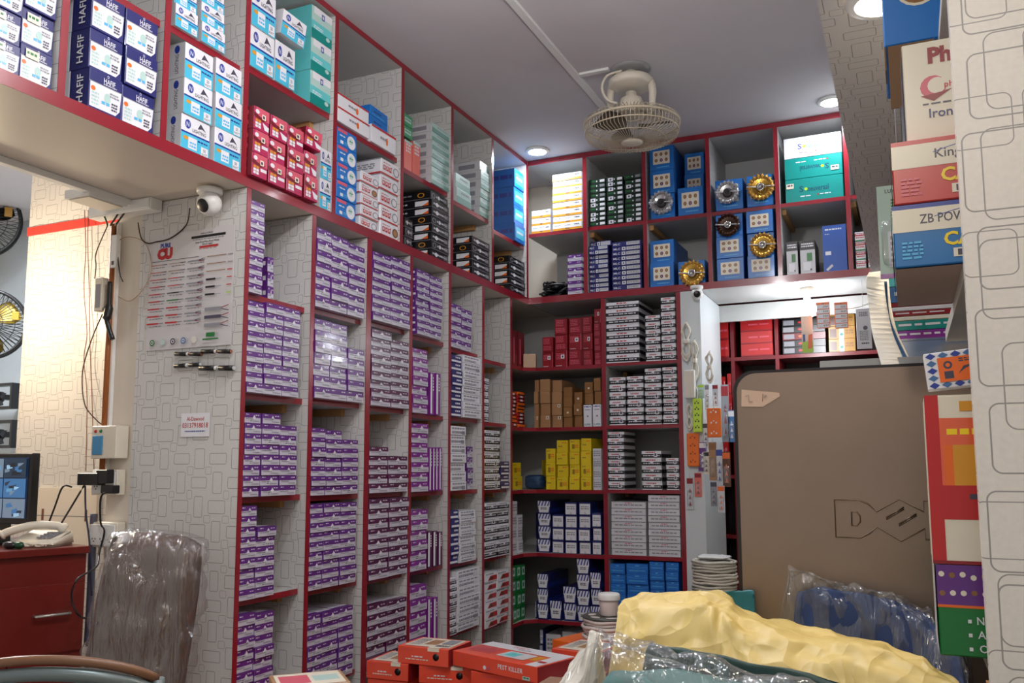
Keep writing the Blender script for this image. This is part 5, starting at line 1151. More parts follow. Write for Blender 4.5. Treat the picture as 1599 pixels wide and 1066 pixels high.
# ------------------------------------------------------------------ metal computer case
DY = 1.32
A, B = atY(1150, 750, DY), atY(1300, 573, DY)
zc2 = 1.0
W, H = .50, B.z-zc2
b = Box(W, H, .16, M('case_steel', (148, 129, 115), .40, .7, noise_amt=.14), .0)
bmv = b.bm
case = thing('computer_case', 'large bronze-grey computer tower side panel with embossed four-letter logo', 'computer', (A.x-.002+W/2, DY, zc2+.001))
def rrect(W, H, r, n=6, corners=(1, 1, 1, 1)):
    pts = []
    for k, (cx, cz, a0) in enumerate(((W/2-r, r, -90), (W/2-r, H-r, 0), (-W/2+r, H-r, 90), (-W/2+r, r, 180))):
        for i in range(n+1):
            a = math.radians(a0+90*i/n); pts.append((cx+r*math.cos(a), cz+r*math.sin(a)))
    return pts
def prism(pts, y0, y1, mat, name, parent, bev=0):
    bm = bmesh.new(); a_ = [bm.verts.new((x, y0, z)) for x, z in pts]; c_ = [bm.verts.new((x, y1, z)) for x, z in pts]
    bm.faces.new(a_); bm.faces.new(c_[::-1])
    for i in range(len(pts)): bm.faces.new((a_[i], c_[i], c_[(i+1) % len(pts)], a_[(i+1) % len(pts)]))
    bmesh.ops.recalc_face_normals(bm, faces=bm.faces)
    if bev: bmesh.ops.bevel(bm, geom=[e for e in bm.edges if all(abs(v.co.y-y0) < 1e-6 for v in e.verts)], offset=bev, segments=2, affect='EDGES')
    return new_obj(name, bm, mat, parent)
STEEL = MATS['case_steel']
prism(rrect(W, H, .03), .0035, .17, M('case_frame', (46, 40, 42), .35, .3), 'frame', case, .004)
sp = prism([(x*.975, z*.978+H*.011) for x, z in rrect(W, H, .028)], -.001, .003, STEEL, 'side_panel', case, .0015)
bm = bmesh.new(); xr = A.x-(A.x-.002+W/2)
l0 = atY(1303, 780, DY); l1 = atY(1303, 838, DY); ox = l0.x-case.location.x; oz0 = l1.z-case.location.z; lh = l0.z-l1.z
def stroke(pts, closed=True): tube(bm, [(ox+x*lh, -.0012, oz0+y*lh) for x, y in pts], .0011, 6, closed=closed)
stroke([(0, 0), (.62, 0), (.85, .12), (1.05, .3), (1.62, -.06), (2.2, .28), (2.2, 0), (3.1, 0), (3.1, .28), (2.5, .28), (2.5, 1), (2.2, 1), (2.2, .72), (1.62, 1.04), (1.05, .7), (.85, .9), (.62, 1), (0, 1)])
stroke([(.42, .32), (.55, .32), (.63, .42), (.63, .58), (.55, .68), (.42, .68)])
for k in range(2): stroke([(1.28+.3*k, .55-.16*k), (1.72+.3*k, .83-.16*k)], False)
for k in range(2): stroke([(1.28+.3*k, .50-.16*k), (1.72+.3*k, .78-.16*k)], False)
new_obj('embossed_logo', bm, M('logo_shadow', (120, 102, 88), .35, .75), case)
n0, n1 = atY(1158, 636, DY), atY(1218, 606, DY); nx, nz = n0.x-case.location.x, n0.z-case.location.z; nw, nh = n1.x-n0.x, n1.z-n0.z
st = prism([(nx+u*nw, nz+v*nh) for u, v in ((0, .05), (.55, 0), (1, .55), (.98, .75), (.02, 1))], -.0020, -.0013, M('aged_paper', (206, 176, 156), .7), 'paper_sticker', case); st['label'] = 'torn cream paper sticker with faint pen marks'
bm = bmesh.new(); tube(bm, [(nx+u*nw, -.0028, nz+v*nh) for u, v in ((.12, .6), (.2, .7), (.2, .3), (.3, .3))], .0004, 4); tube(bm, [(nx+u*nw, -.0028, nz+v*nh) for u, v in ((.55, .3), (.56, .7), (.66, .6), (.58, .5))], .0004, 4); new_obj('pen_mark', bm, P['grey'], st)

# right counter the case and bags rest on
rc = thing('counter', 'low-lit wooden counter under the bags and computer case', 'counter', (-.1, 1.2, 0)); slab('body', (-.24, -.36, 0), (.14, .36, zc2-.03), M('counter_wood', (110, 76, 52), .5, noise_amt=.15), rc); slab('worktop', (-.30, -.42, zc2-.029), (.152, .40, zc2), MATS['counter_wood'], rc); slab('worktop', (-.385, -.42, zc2-.029), (-.3005, .0, zc2), MATS['counter_wood'], rc); slab('worktop', (.1525, .052, zc2-.029), (.66, .40, zc2), MATS['counter_wood'], rc)

# bags -------------------------------------------------------------------------
def bag(name, outline_top, z0, thick, mat, label, seed, wr=.02, n=40, parent=None, sag=0, m=18, smooth=True):
    """a lumpy bag lying on z0; outline_top = list of (near point, far point, crest height) across its width"""
    bm = bmesh.new(); K = len(outline_top); T_ = []; B_ = []
    def samp(t):
        s = t*(K-1); i = min(int(s), K-2); f_ = s-i; O_ = [outline_top[max(0, min(K-1, i+d_))] for d_ in (-1, 0, 1, 2)]
        def cr(p0, p1, p2, p3): return p1+((p2-p0)*f_+(2*p0-5*p1+4*p2-p3)*f_*f_+(3*p1-p0-3*p2+p3)*f_**3)*.5
        return tuple(cr(*(Vector(o_[k]) for o_ in O_)) for k in (0, 1))+(cr(*(o_[2] for o_ in O_)),)
    for i in range(n+1):
        near, far, hh = samp(i/n); ra, rb = [], []
        endk = min(1, min(i, n-i)/(n*.09)); endk = (1-(1-endk)**2)**.5
        for j in range(m+1):
            v = j/m; p = near.lerp(far, v)
            k = (1-abs(2*v-1)**2.6)*endk
            nz_ = noise.noise(Vector((i*.16+seed, j*.26, seed)))*.6+noise.ridged_multi_fractal(Vector((i*.11+seed*3, j*.22, 1.7)), 1, 2, 3, 1, 2)*.35-.25
            z = z0+hh*k+wr*nz_*(.25+.75*k)*endk
            q_ = Vector((p.x+wr*.6*noise.noise(Vector((i*.2, j*.1, seed+9))), p.y+wr*.5*noise.noise(Vector((j*.3, i*.3, seed))), max(z, z0+.002)))
            ra.append(bm.verts.new(q_)); rb.append(bm.verts.new((q_.x, q_.y, z0)) if 0 < i < n and 0 < j < m else None)
        T_.append(ra); B_.append(rb)
    for i in range(n+1):
        for j in range(m+1):
            if B_[i][j] is None: B_[i][j] = T_[i][j]; T_[i][j].co.z = z0+.001
    for i in range(n):
        for j in range(m):
            f_ = bm.faces.new((T_[i][j], T_[i+1][j], T_[i+1][j+1], T_[i][j+1])); f_.smooth = smooth
            q_ = [B_[i][j], B_[i][j+1], B_[i+1][j+1], B_[i+1][j]]
            try: bm.faces.new(q_).smooth = smooth
            except ValueError: pass
    bmesh.ops.recalc_face_normals(bm, faces=bm.faces)
    o = new_obj(name, bm, mat, parent)
    if label: tag(o, label, 'bag')
    return o
YELB = crumple(M('yellow_polythene', (202, 178, 108), .45, noise_amt=.05), 9, .35, .02); BLUB = M('blue_cloth', (34, 58, 108), .6, noise_amt=.35); TEALB = M('teal_cloth', (70, 112, 112), .55, noise_amt=.15); GRYB = crumple(M('grey_white_polythene', (188, 184, 174), .4, coat=.2), 14, .5, .012)
V = Vector
zt = zc2+.0005
def N(px, py, z): return atZ(px, py, z)
def BN(px, py, Y, up=0): p = atY(px, py, Y); return p.z-zt+up
yel_out = [(V((-.36, 1.08, 0)), V((-.375, 1.23, 0)), .105), (V((-.33, 1.05, 0)), V((-.36, 1.26, 0)), .122), (V((-.24, 1.035, 0)), V((-.25, 1.275, 0)), .134), (V((-.19, 1.02, 0)), V((-.20, 1.262, 0)), .112), (V((-.12, 1.0, 0)), V((-.12, 1.26, 0)), .100), (V((-.03, .985, 0)), V((-.03, 1.22, 0)), .092), (V((.03, .98, 0)), V((.03, 1.12, 0)), .072), (V((.05, .97, 0)), V((.05, 1.04, 0)), .03)]
bag('polythene_bag', yel_out, zt, .1, YELB, 'large crumpled yellow polythene bag lying on right counter', 1, .013, 90, m=44)
o = bag('cloth_pack', [(V((-.165, 1.285, 0)), V((-.16, 1.315, 0)), .125), (V((-.09, 1.275, 0)), V((-.09, 1.308, 0)), .128), (V((0, 1.235, 0)), V((.0, 1.308, 0)), .108), (V((.05, 1.13, 0)), V((.05, 1.31, 0)), .075)], zt+.001, .1, BLUB, 'folded blue cloth in clear plastic between yellow bag and computer case', 4, .012, 40)
bag('plastic_wrap', [(V((-.18, 1.283, 0)), V((-.175, 1.311, 0)), .158), (V((-.09, 1.272, 0)), V((-.09, 1.312, 0)), .134), (V((0, 1.23, 0)), V((.0, 1.312, 0)), .113), (V((.053, 1.12, 0)), V((.053, 1.309, 0)), .080)], zt, .1, film('clear_wrap', (190, 198, 206), .90, .1, wrinkle=.5), None, 8, .024, 60, parent=o, m=30)
o = bag('cloth_pack', [(V((-.31, .85, 0)), V((-.30, .955, 0)), .088), (V((-.20, .85, 0)), V((-.20, .948, 0)), .086), (V((-.07, .83, 0)), V((-.07, .930, 0)), .073), (V((.02, .83, 0)), V((.02, .918, 0)), .053)], zt, .06, TEALB, 'teal cloth pack in clear plastic in front of the yellow bag', 6, .01, 40)
bag('folded_edge', [(V((-.295, .997, 0)), V((-.295, 1.018, 0)), .098), (V((-.22, .990, 0)), V((-.22, 1.01, 0)), .092), (V((-.09, .972, 0)), V((-.09, .988, 0)), .08), (V((.03, .958, 0)), V((.03, .970, 0)), .056)], zt, .06, M('dark_green_cloth', (24, 58, 54), .5), None, 21, .006, 40, parent=o)
bag('plastic_wrap', [(V((-.335, .85, 0)), V((-.325, 1.02, 0)), .118), (V((-.22, .85, 0)), V((-.22, .99, 0)), .100), (V((-.08, .83, 0)), V((-.08, .965, 0)), .086), (V((.045, .83, 0)), V((.045, .965, 0)), .075)], zt, .1, MATS['clear_wrap'], None, 11, .026, 60, parent=o, m=30)
bag('polythene_bag', [(V((-.415, .98, 0)), V((-.43, 1.06, 0)), .008), (V((-.405, .97, 0)), V((-.42, 1.10, 0)), .024), (V((-.39, .96, 0)), V((-.405, 1.13, 0)), .045), (V((-.37, .95, 0)), V((-.39, 1.13, 0)), .072), (V((-.345, .95, 0)), V((-.365, 1.08, 0)), .10), (V((-.335, .96, 0)), V((-.345, 1.04, 0)), .10)], zt, .05, GRYB, 'crumpled grey-white polythene bag draped at the left of yellow bag', 9, .014, 34)
o = bag('cloth_pack', [(V((-.265, 1.305, 0)), V((-.26, 1.311, 0)), .115), (V((-.21, 1.298, 0)), V((-.21, 1.311, 0)), .12)], zt+.0005, .1, M('turquoise_cloth', (26, 106, 116), .5), 'small turquoise folded cloth left of the blue cloth pack', 14, .008, 12)


# ------------------------------------------------------------------ table with red cartons
tb = thing('table', 'low table under the red killer-lamp cartons', 'table', (-1.1, 2.8, 0)); slab('tabletop', (-.66, -.62, .50), (.5, .55, .53), M('table_wood', (96, 66, 46), .5, noise_amt=.15), tb)
for sx in (-.62, .45):
    for sy in (-.57, .5): slab('leg', (sx-.025, sy-.025, 0), (sx+.025, sy+.025, .4995), MATS['table_wood'], tb)
def redcarton(p0, p1, p3, ztop, h, label, top='photo', text=None, hole=True, ext=None):
    """p0, p1 = ends of the near top edge, p3 = far end beside p0 (photo pixels on the plane of the lid)"""
    a_, b_, c_ = (atZ(*p, ztop) for p in (p0, p1, p3)); u = (b_-a_); W = u.length; u.normalize(); v = Vector((-u.y, u.x, 0)); D = abs((c_-a_).dot(v))
    if ext: D = ext
    o = thing('lamp_carton', label, 'carton', a_.lerp(b_, .5)-Vector((0, 0, h)), math.atan2(u.y, u.x))
    b = Box(W, h, D, 'redbox', .0015)
    
    if not text: b.dash('F', .28, .38, .5, .5, 'white', 1, .06); b.dash('F', .16, .24, .62, .34, 'cream', 1, .05)
    b.dash('F', .1, .8, .3, .84, 'rose', 1, .1)
    if text: b.t('F', text, .70, .42, .3, 'white', .42); b.r('F', .84, .06, .92, .28, 'mint'); b.dash('F', .85, .1, .91, .24, 'green', 1, .02); b.e('F', .40, .3, .018, 'white'); b.e('F', .445, .3, .018, 'rose')
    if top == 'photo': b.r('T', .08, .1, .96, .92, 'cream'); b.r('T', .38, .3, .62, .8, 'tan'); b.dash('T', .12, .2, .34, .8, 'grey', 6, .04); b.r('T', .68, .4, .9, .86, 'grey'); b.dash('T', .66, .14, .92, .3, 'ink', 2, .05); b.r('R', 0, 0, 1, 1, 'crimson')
    else:
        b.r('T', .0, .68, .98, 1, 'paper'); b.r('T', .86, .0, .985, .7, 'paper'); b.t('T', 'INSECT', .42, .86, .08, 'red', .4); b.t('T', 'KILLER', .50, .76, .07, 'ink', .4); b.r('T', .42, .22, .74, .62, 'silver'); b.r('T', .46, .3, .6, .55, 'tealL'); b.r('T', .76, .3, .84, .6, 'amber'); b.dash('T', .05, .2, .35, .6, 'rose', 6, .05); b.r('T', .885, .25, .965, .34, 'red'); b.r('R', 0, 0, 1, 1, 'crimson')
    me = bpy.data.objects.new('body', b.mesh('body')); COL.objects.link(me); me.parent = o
    if hole:
        bm = bmesh.new(); lathe(bm, [(.001, .0012), (.011, .0012), (.011, .0002), (.001, .0002)], 18, axis='y', c=(W*.26, 0, h*.52)); hl = new_obj('hand_hole', bm, BLACK, o); hl['label'] = 'round black hand hole'
        slab('tape', (W*.10, -.0014, h*.82), (W*.32, -.0003, h), P['cream'], o); slab('tape', (W*.10, -.0005, h+.0008), (W*.32, D*.12, h+.0016), P['cream'], o)
    return o
ZT, HB = .72, .055
redcarton((621, 1007), (700, 1014.5), (658, 993.6), ZT, HB, 'red lamp carton with hand hole on top layer at left')
redcarton((707, 1015), (838.6, 1041.7), (761.5, 1000), ZT-.004, .046, 'wide red PEST KILLER carton with white lid on the top layer', 'white', 'PEST KILLER', False)
L2 = ZT-HB-.001
redcarton((654, 1038), (738, 1043), (690, 1022), L2, HB, 'red lamp carton in second layer beneath the top left one')
redcarton((572, 1031), (637, 1037), (600, 1014), L2, HB, 'red lamp carton in second layer at left end of pile', ext=.17)
redcarton((735, 1047), (893, 1072), (790, 1030), L2+.002, HB, 'wide red carton directly beneath the PEST KILLER carton', hole=False, ext=.22)
redcarton((861, 1012), (930, 1021), (895, 998), L2+.02, HB, 'red lamp carton at the right of the pile beside grey-white bag', ext=.2)
for k, (a_, b_, c_, l_) in enumerate([((600, 1074), (690, 1082), (628, 1056), 'red lamp carton at front bottom edge, left of middle'), ((725, 1088), (800, 1098), (745, 1064), 'red lamp carton at front bottom edge, right of middle')]):
    redcarton(a_, b_, c_, L2-.035-.012*k, HB, l_, ext=.05)
# carriers under the layers so nothing floats: plain red cartons lower in the pile
def plaincarton(cx, cy, W, D, z0, z1, rz, label, mat='redbox'):
    b = Box(W, z1-z0, D, mat, .0015); o = bpy.data.objects.new('lamp_carton', b.mesh('lamp_carton')); COL.objects.link(o); o.rotation_euler = (0, 0, rz); o.location = Vector((cx, cy, z0))-Matrix.Rotation(rz, 3, 'Z') @ Vector((0, D/2, 0)); tag(o, label, 'carton')
def under(p0, p1, D, ztop, h, label):
    a_, b_ = atZ(*p0, ztop), atZ(*p1, ztop); u = (b_-a_); W = u.length; u.normalize(); v = Vector((-u.y, u.x, 0)); c = a_.lerp(b_, .5)+v*(D/2)
    plaincarton(c.x, c.y, W*.96, D*.96, .5305, ztop-h-.001, math.atan2(u.y, u.x), label)
under((654, 1038), (738, 1043), .2, L2, HB, 'plain red carton in the bottom layer, middle of the pile')
under((572, 1031), (637, 1037), .17, L2, HB, 'plain red carton in the bottom layer, left end of pile')
under((735, 1047), (893, 1072), .22, L2+.002, HB, 'plain red carton in the bottom layer under the wide cartons')
under((861, 1012), (930, 1021), .2, L2+.02, HB, 'plain red carton in the bottom layer, right of the pile')
a_, b_ = atZ(430, 1075, .78), atZ(548, 1064, .78)
b = Box((b_-a_).length, .06, .14, 'tan', .0015); b.r('T', .05, .05, .95, .95, 'cream'); b.r('T', .1, .2, .5, .8, 'rose'); b.r('T', .55, .3, .9, .7, 'mint')
o = bpy.data.objects.new('brown_carton', b.mesh('brown_carton')); COL.objects.link(o); o.location = a_.lerp(b_, .5)-Vector((0, 0, .06)); o.rotation_euler = (0, 0, math.atan2(b_.y-a_.y, b_.x-a_.x)); tag(o, 'brown carton with printed lid at the bottom edge below purple cartons', 'carton')
lo_ = o.location.copy(); rz_ = o.rotation_euler[2]
b = Box(.2, lo_.z-.0012-.0005, .13, 'tan', .0015); o = bpy.data.objects.new('brown_carton', b.mesh('brown_carton')); COL.objects.link(o); o.location = (lo_.x, lo_.y, .0005); o.rotation_euler = (0, 0, rz_); tag(o, 'tall plain brown carton under the carton with printed lid at bottom edge', 'carton')

# cable reel with jar
c = atZ(950, 1000, .66); zr = .66
plaincarton(c.x, c.y+.02, .34, .26, .5305, zr-.001, -.3, 'orange carton with dark marks under white cable reel', 'orange')
rl = thing('cable_reel', 'reel of white cable with dark slotted flange lying flat behind red cartons', 'cable reel', (c.x, c.y, zr))
bm = bmesh.new(); rg = random.Random(2)
for k in range(7):
    r0 = .088+.006*math.sin(k*2.1); zz = .008+.0115*k
    tube(bm, [(r0*math.cos(2*math.pi*j/36)*(1+.02*math.sin(3*j+k)), r0*math.sin(2*math.pi*j/36), zz+.002*math.sin(j*.9+k)) for j in range(36)], .0065, 6, closed=True)
tube(bm, spline([(.08, -.04, .02), (.0, -.1, .01), (-.05, -.115, .006)]), .005, 6)
new_obj('cable_coil', bm, M('white_cable', (214, 204, 198), .45), rl)
bm = bmesh.new(); lathe(bm, [(.001, 0), (.082, 0), (.082, .08), (.001, .08)], 28); new_obj('core', bm, MATS['white_cable'], rl, True)
bm = bmesh.new(); lathe(bm, [(.001, .084), (.094, .084), (.096, .087), (.094, .09), (.001, .09)], 32); fl = new_obj('flange', bm, M('reel_grey', (74, 76, 72), .4), rl)
for k in range(6):
    a = 2*math.pi*k/6; bm = bmesh.new(); vv = [bm.verts.new((.062*math.cos(a)+.022*math.cos(t)*math.cos(a+1.57)+.014*math.sin(t)*math.cos(a), .062*math.sin(a)+.022*math.cos(t)*math.sin(a+1.57)+.014*math.sin(t)*math.sin(a), .0906)) for t in np.linspace(0, 2*math.pi, 14)[:-1]]; bm.faces.new(vv); new_obj('slot', bm, MATS['white_cable'], fl)
jr = thing('jar', 'small white jar with screw lid standing on cable reel', 'jar', (c.x+.004, c.y, zr+.0912)); 
JM = M('jar_plastic', (222, 206, 202), .3)
bm = bmesh.new(); lathe(bm, [(.001, 0), (.030, 0), (.033, .004), (.036, .05), (.036, .056), (.001, .056)], 28); new_obj('body', bm, JM, jr, True)
bm = bmesh.new(); lathe(bm, [(.001, .0565), (.041, .0565), (.042, .06), (.042, .074), (.038, .08), (.001, .082)], 32); new_obj('lid', bm, WHITE, jr, True)

# coils of wire by the doorway, on a carton
c = atY(1116, 900, 4.1)
cy0 = atY(1116, 935, 4.1).z
plaincarton(c.x+.0, 4.1, .26, .26, 0, cy0-.04, 0, 'plain brown carton under wire coils beside doorway', 'tan')
zk = cy0-.039
for k in range(4):
    o = None; bm = bmesh.new(); rg = random.Random(k)
    for j in range(4):
        for i2 in range(2):
            R_ = .085+.012*i2+rg.uniform(-.003, .003); tube(bm, [(R_*math.cos(2*math.pi*t/28), R_*math.sin(2*math.pi*t/28), .008+.0125*j+.002*math.sin(t+j)) for t in range(28)], .0062, 5, closed=True)
    o = new_obj('wire_coil', bm, M('coil_white_%d' % (k % 2), ((214, 206, 190), (198, 194, 180))[k % 2], .5)); o.location = (c.x-.004*(k % 2), 4.1+.004*k, zk+.0006); zk += .054
    tag(o, 'white wire coil, %s of the stack beside the doorway' % ('topmost' if k == 3 else ORD[k]+' up' if k else 'bottom'), 'wire coil', 'wire coils stacked by the doorway')
bm = bmesh.new(); pillow(bm, .15, .12, .012, crease=.004); bmesh.ops.transform(bm, matrix=Matrix.Translation((0, .06, .010)) @ Matrix.Rotation(math.pi/2, 4, 'X'), verts=bm.verts); o = new_obj('flat_packet', bm, WHITE); o.location = (c.x, 4.1, zk+.003); tag(o, 'crumpled white packet lying on top of the wire coils', 'packet')

# ------------------------------------------------------------------ doorway: white end board, hanging goods
slab('trim_doorway', (-1.0195, YB-.002, 0), (-.92, BY+.06, ZR0-.003), M('white_board', (206, 212, 214), .35), kind='structure')
HYB = YB-.006
def hang(px, py): return atY(px, py, HYB)
CORDW = M('cord_white', (220, 214, 200), .5)
def cordbundle(px, py0, py1, wpx, label, plane=HYB):
    A, B = atY(px, py0, plane), atY(px+wpx, py1, plane); W, H = B.x-A.x, A.z-B.z
    o = thing('cord_bundle', label, 'cord', (A.x, plane-.014, A.z)); bm = bmesh.new(); rg = random.Random(int(px+py0))
    for k in range(9):
        x0 = rg.uniform(.05, .28)*W; x1 = rg.uniform(.72, .98)*W; h = H*rg.uniform(.85, 1.0); zt = -H*rg.uniform(0, .08)
        tube(bm, spline([(W*.5, -.0012*k, zt), (x1, -.0012*k, -h*.25), (W*.62, -.001*k, -h*.5), (x1, -.0012*k, -h*.8), (W*.5, -.002*k, -h), (x0, -.0012*k, -h*.8), (W*.38, -.001*k, -h*.5), (x0, -.0012*k, -h*.25), (W*.5, -.0012*k, zt)], 5), .0036, 5)
    new_obj('cord', bm, CORDW, o)
    bm = bmesh.new(); lathe(bm, [(W*.34, -H*.55), (W*.36, -H*.5), (W*.34, -H*.45)], 12, c=(W*.5, -.006, 0), caps=False); new_obj('tie', bm, CORDW, o)
    bm = bmesh.new(); tube(bm, [(W*.5, -.004, -.004), (W*.5, .012, .004)], .0015, 6); new_obj('hook', bm, DKGREY, o)
cordbundle(1064, 503, 565, 18, 'white cord bundle hanging highest beside right back bay')
cordbundle(1079, 530, 598, 14, 'white cord bundle hanging right of the highest one')
cordbundle(1072, 630, 672, 12, 'white cord bundle hanging above the left orange extension board')
cordbundle(1102, 549, 600, 15, 'white cord bundle hanging above the right orange extension board', 4.29)
def extboard(px0, py0, px1, py1, col, label, n, Y, sock):
    A, B = atY(px0, py1, Y), atY(px1, py0, Y); W, H = B.x-A.x, B.z-A.z
    o = thing('extension_board', label, 'extension board', ((A.x+B.x)/2, Y, A.z)); slab('body', (-W/2, -.024, 0), (W/2, 0, H), col, o, bev=.005)
    for k in range(n):
        bm = bmesh.new(); z = H*(.14+.72*k/max(1, n-1))
        for dx in (-.18, .18): addbox(bm, (dx*W-.0035, -.0252, z-.004), (dx*W+.0035, -.0241, z+.004))
        addbox(bm, (-.003, -.0252, z+.006), (.003, -.0241, z+.011)); new_obj('outlet', bm, sock, o)
    bm = bmesh.new(); tube(bm, spline([(0, -.012, H-.002), (.004, -.012, H+.03), (-.004, -.01, H+.06)]), .003, 6); new_obj('cord', bm, CORDW, o)
ORG = M('orange_plastic', (236, 112, 28), .35)
extboard(1075, 676, 1092, 728, ORG, 'lower left orange extension board hanging by right back bay', 4, HYB-.002, M('dull_orange', (150, 66, 20), .5))
extboard(1106, 637, 1126, 683, ORG, 'upper right orange extension board with white sockets by doorway', 3, HYB-.006, WHITE)
extboard(1084, 622, 1096, 675, M('lime_plastic', (196, 228, 70), .35), 'narrow lime extension board between two orange ones', 5, HYB-.016, M('dull_lime', (70, 96, 40), .5))
o, W, H, D = kbox('adapter_box', 1071, 578, 1086, 622, .03, WHITE, 'slim white box hanging under the highest cord bundle', 'box', plane=HYB-.02); slab('lid', (-W*.45, -D-.002, H*.05), (W*.45, -D-.0002, H*.95), IVORY, o)
def packet(px0, py0, px1, py1, Y, body, strip, label, deco='purple'):
    A, B = atY(px0, py1, Y), atY(px1, py0, Y); W, H = B.x-A.x, B.z-A.z
    o = thing('blister_pack', label, 'pack', ((A.x+B.x)/2, Y, A.z)); b = Box(W, H, .006, body, .0008); b.r('F', .05, .8, .95, .97, strip)
    for k in range(3): b.poly('F', ((.3, .12+.2*k), (.5, .26+.2*k), (.7, .12+.2*k)), strip)
    c_ = bpy.data.objects.new('card', b.mesh('card')); COL.objects.link(c_); c_.parent = o
    bm = bmesh.new(); pillow(bm, W*.8, H*.5, .02); bmesh.ops.transform(bm, matrix=Matrix.Translation((0, -.008, H*.1)), verts=bm.verts); new_obj('blister', bm, MATS['clear_blister'], o)
    bm = bmesh.new(); tube(bm, [(0, -.001, H*.97), (0, .003, H+.02)], .001, 5); new_obj('hook', bm, P['silver'], o)
packet(1091, 690, 1103, 735, HYB-.01, 'purple', 'white', 'purple pack with white marks right of left orange board')
packet(1098, 660, 1106, 700, HYB-.006, 'white', 'ink', 'narrow white pack between lime board and right orange board')
packet(1099, 705, 1107, 740, HYB-.012, 'cream', 'black', 'white and black pack below the narrow white pack')
packet(1073, 745, 1082, 795, HYB-.004, 'silver', 'crimson', 'clear pack of dark tools hanging lowest below left orange board')
packet(1085, 738, 1095, 775, HYB-.004, 'salmon', 'crimson', 'small reddish pack right of the lowest clear pack')
packet(1108, 690, 1118, 750, HYB-.02, 'tan', 'brown', 'brown pack hanging below right orange board')
packet(1119, 700, 1128, 757, HYB-.02, 'silver', 'royal', 'clear pack with blue tool right of the brown pack')
packet(1129, 705, 1140, 760, HYB-.02, 'dbrown', 'orange', 'dark pack with orange handle nearest the computer case')
packet(1101, 600, 1107, 640, HYB-.006, 'white', 'grey', 'thin white pack above right orange board')
packet(1110, 752, 1119, 790, HYB-.02, 'grey', 'ink', 'dull grey pack hanging below the brown pack')
packet(1121, 758, 1131, 800, HYB-.03, 'silver', 'orange', 'clear pack with orange tool hanging lowest near computer case')
packet(1090, 600, 1099, 622, HYB-.005, 'mint', 'lime', 'small green pack right of the slim white box')
packet(1113, 600, 1121, 634, 4.40, 'paper', 'crimson', 'white pack with red mark above right orange board inside doorway')
packet(1128, 600, 1137, 690, 4.79, 'grey', 'crimson', 'long grey tool pack hanging inside doorway')
packet(1138, 640, 1147, 690, 4.79, 'steelblue', 'white', 'blue tool pack hanging inside doorway')

# ------------------------------------------------------------------ alcove behind the doorway
AY = 4.98
slab('wall_alcove', (-1.0, BY+.062, 2.085), (.6, BY+.08, ZR0-.001), GREY, kind='structure')
u_a = thing('shelving_unit', 'dark red shelving seen through doorway behind hanging bulb', 'shelving', (-.6, AY, 0)); o = put(u_a)
MRD = M('dark_red_laminate', (116, 22, 32), .35)
AXS = [-1.0, -.885, -.642, -.10, .3]
zA = atY(1180, 556, AY).z
for x in AXS: slab('side_panel', Vector((x-.01, AY, 0))-o, Vector((x+.01, AY+.3, 2.6))-o, MRD, u_a)
for z in (zA, zA-.33, zA-.66, zA-.99, zA+.33):
    for a_, b_ in zip(AXS, AXS[1:]): slab('shelf', Vector((a_+.0105, AY+.002, z-.02))-o, Vector((b_-.0105, AY+.3, z))-o, MRD, u_a)
slab('back_panel', Vector((-1.0, AY+.301, 0))-o, Vector((.3, AY+.312, 2.6))-o, DKGREY, u_a)
def AL(key, cols, zf=zA, off=.004, where='upper doorway shelf', **k): stacks(AY, where, zf+.0005, key, cols, off, d=.22, **k)
AL('red', [(1120, 1138, 503, 2), (1156, 1207, 497, 3)])
AL('dgr', [(1221, 1290, 497, 5)])
AL('gld', [(1293, 1336, 489, 3)])
AL('dgr', [(1292, 1336, 568, 3), (1338, 1368, 563, 3)], zA-.33, where='second doorway shelf')
AL('red', [(1122, 1134, 588, 2), (1136, 1143, 583, 2)], zA-.33, where='second doorway shelf')
AL('red', [(1127, 1138, 690, 2)], zA-.66, where='third doorway shelf')
# bulb on its holder
Bz = ZR0-.0005; bp = atY(1261, 482, 4.5)
bl = thing('light_bulb', 'lit white bulb in ceiling holder under overhead back cabinet', 'light', (bp.x, 4.5, Bz))
bm = bmesh.new(); lathe(bm, [(.001, 0), (.034, 0), (.034, -.008), (.026, -.03), (.018, -.045), (.001, -.045)], 24); new_obj('holder', bm, IVORY, bl, True)
bm = bmesh.new(); lathe(bm, [(.001, -.0455), (.015, -.0455), (.016, -.06), (.028, -.072), (.043, -.10), (.043, -.118), (.030, -.142), (.001, -.152)], 24); new_obj('bulb', bm, M('bulb_bright', (240, 248, 255), .4, emit=70), bl, True)
lamp('bulb_glow', 'POINT', (bp.x-.0, 4.5-.0, Bz-.21), 8, COOL, .04)
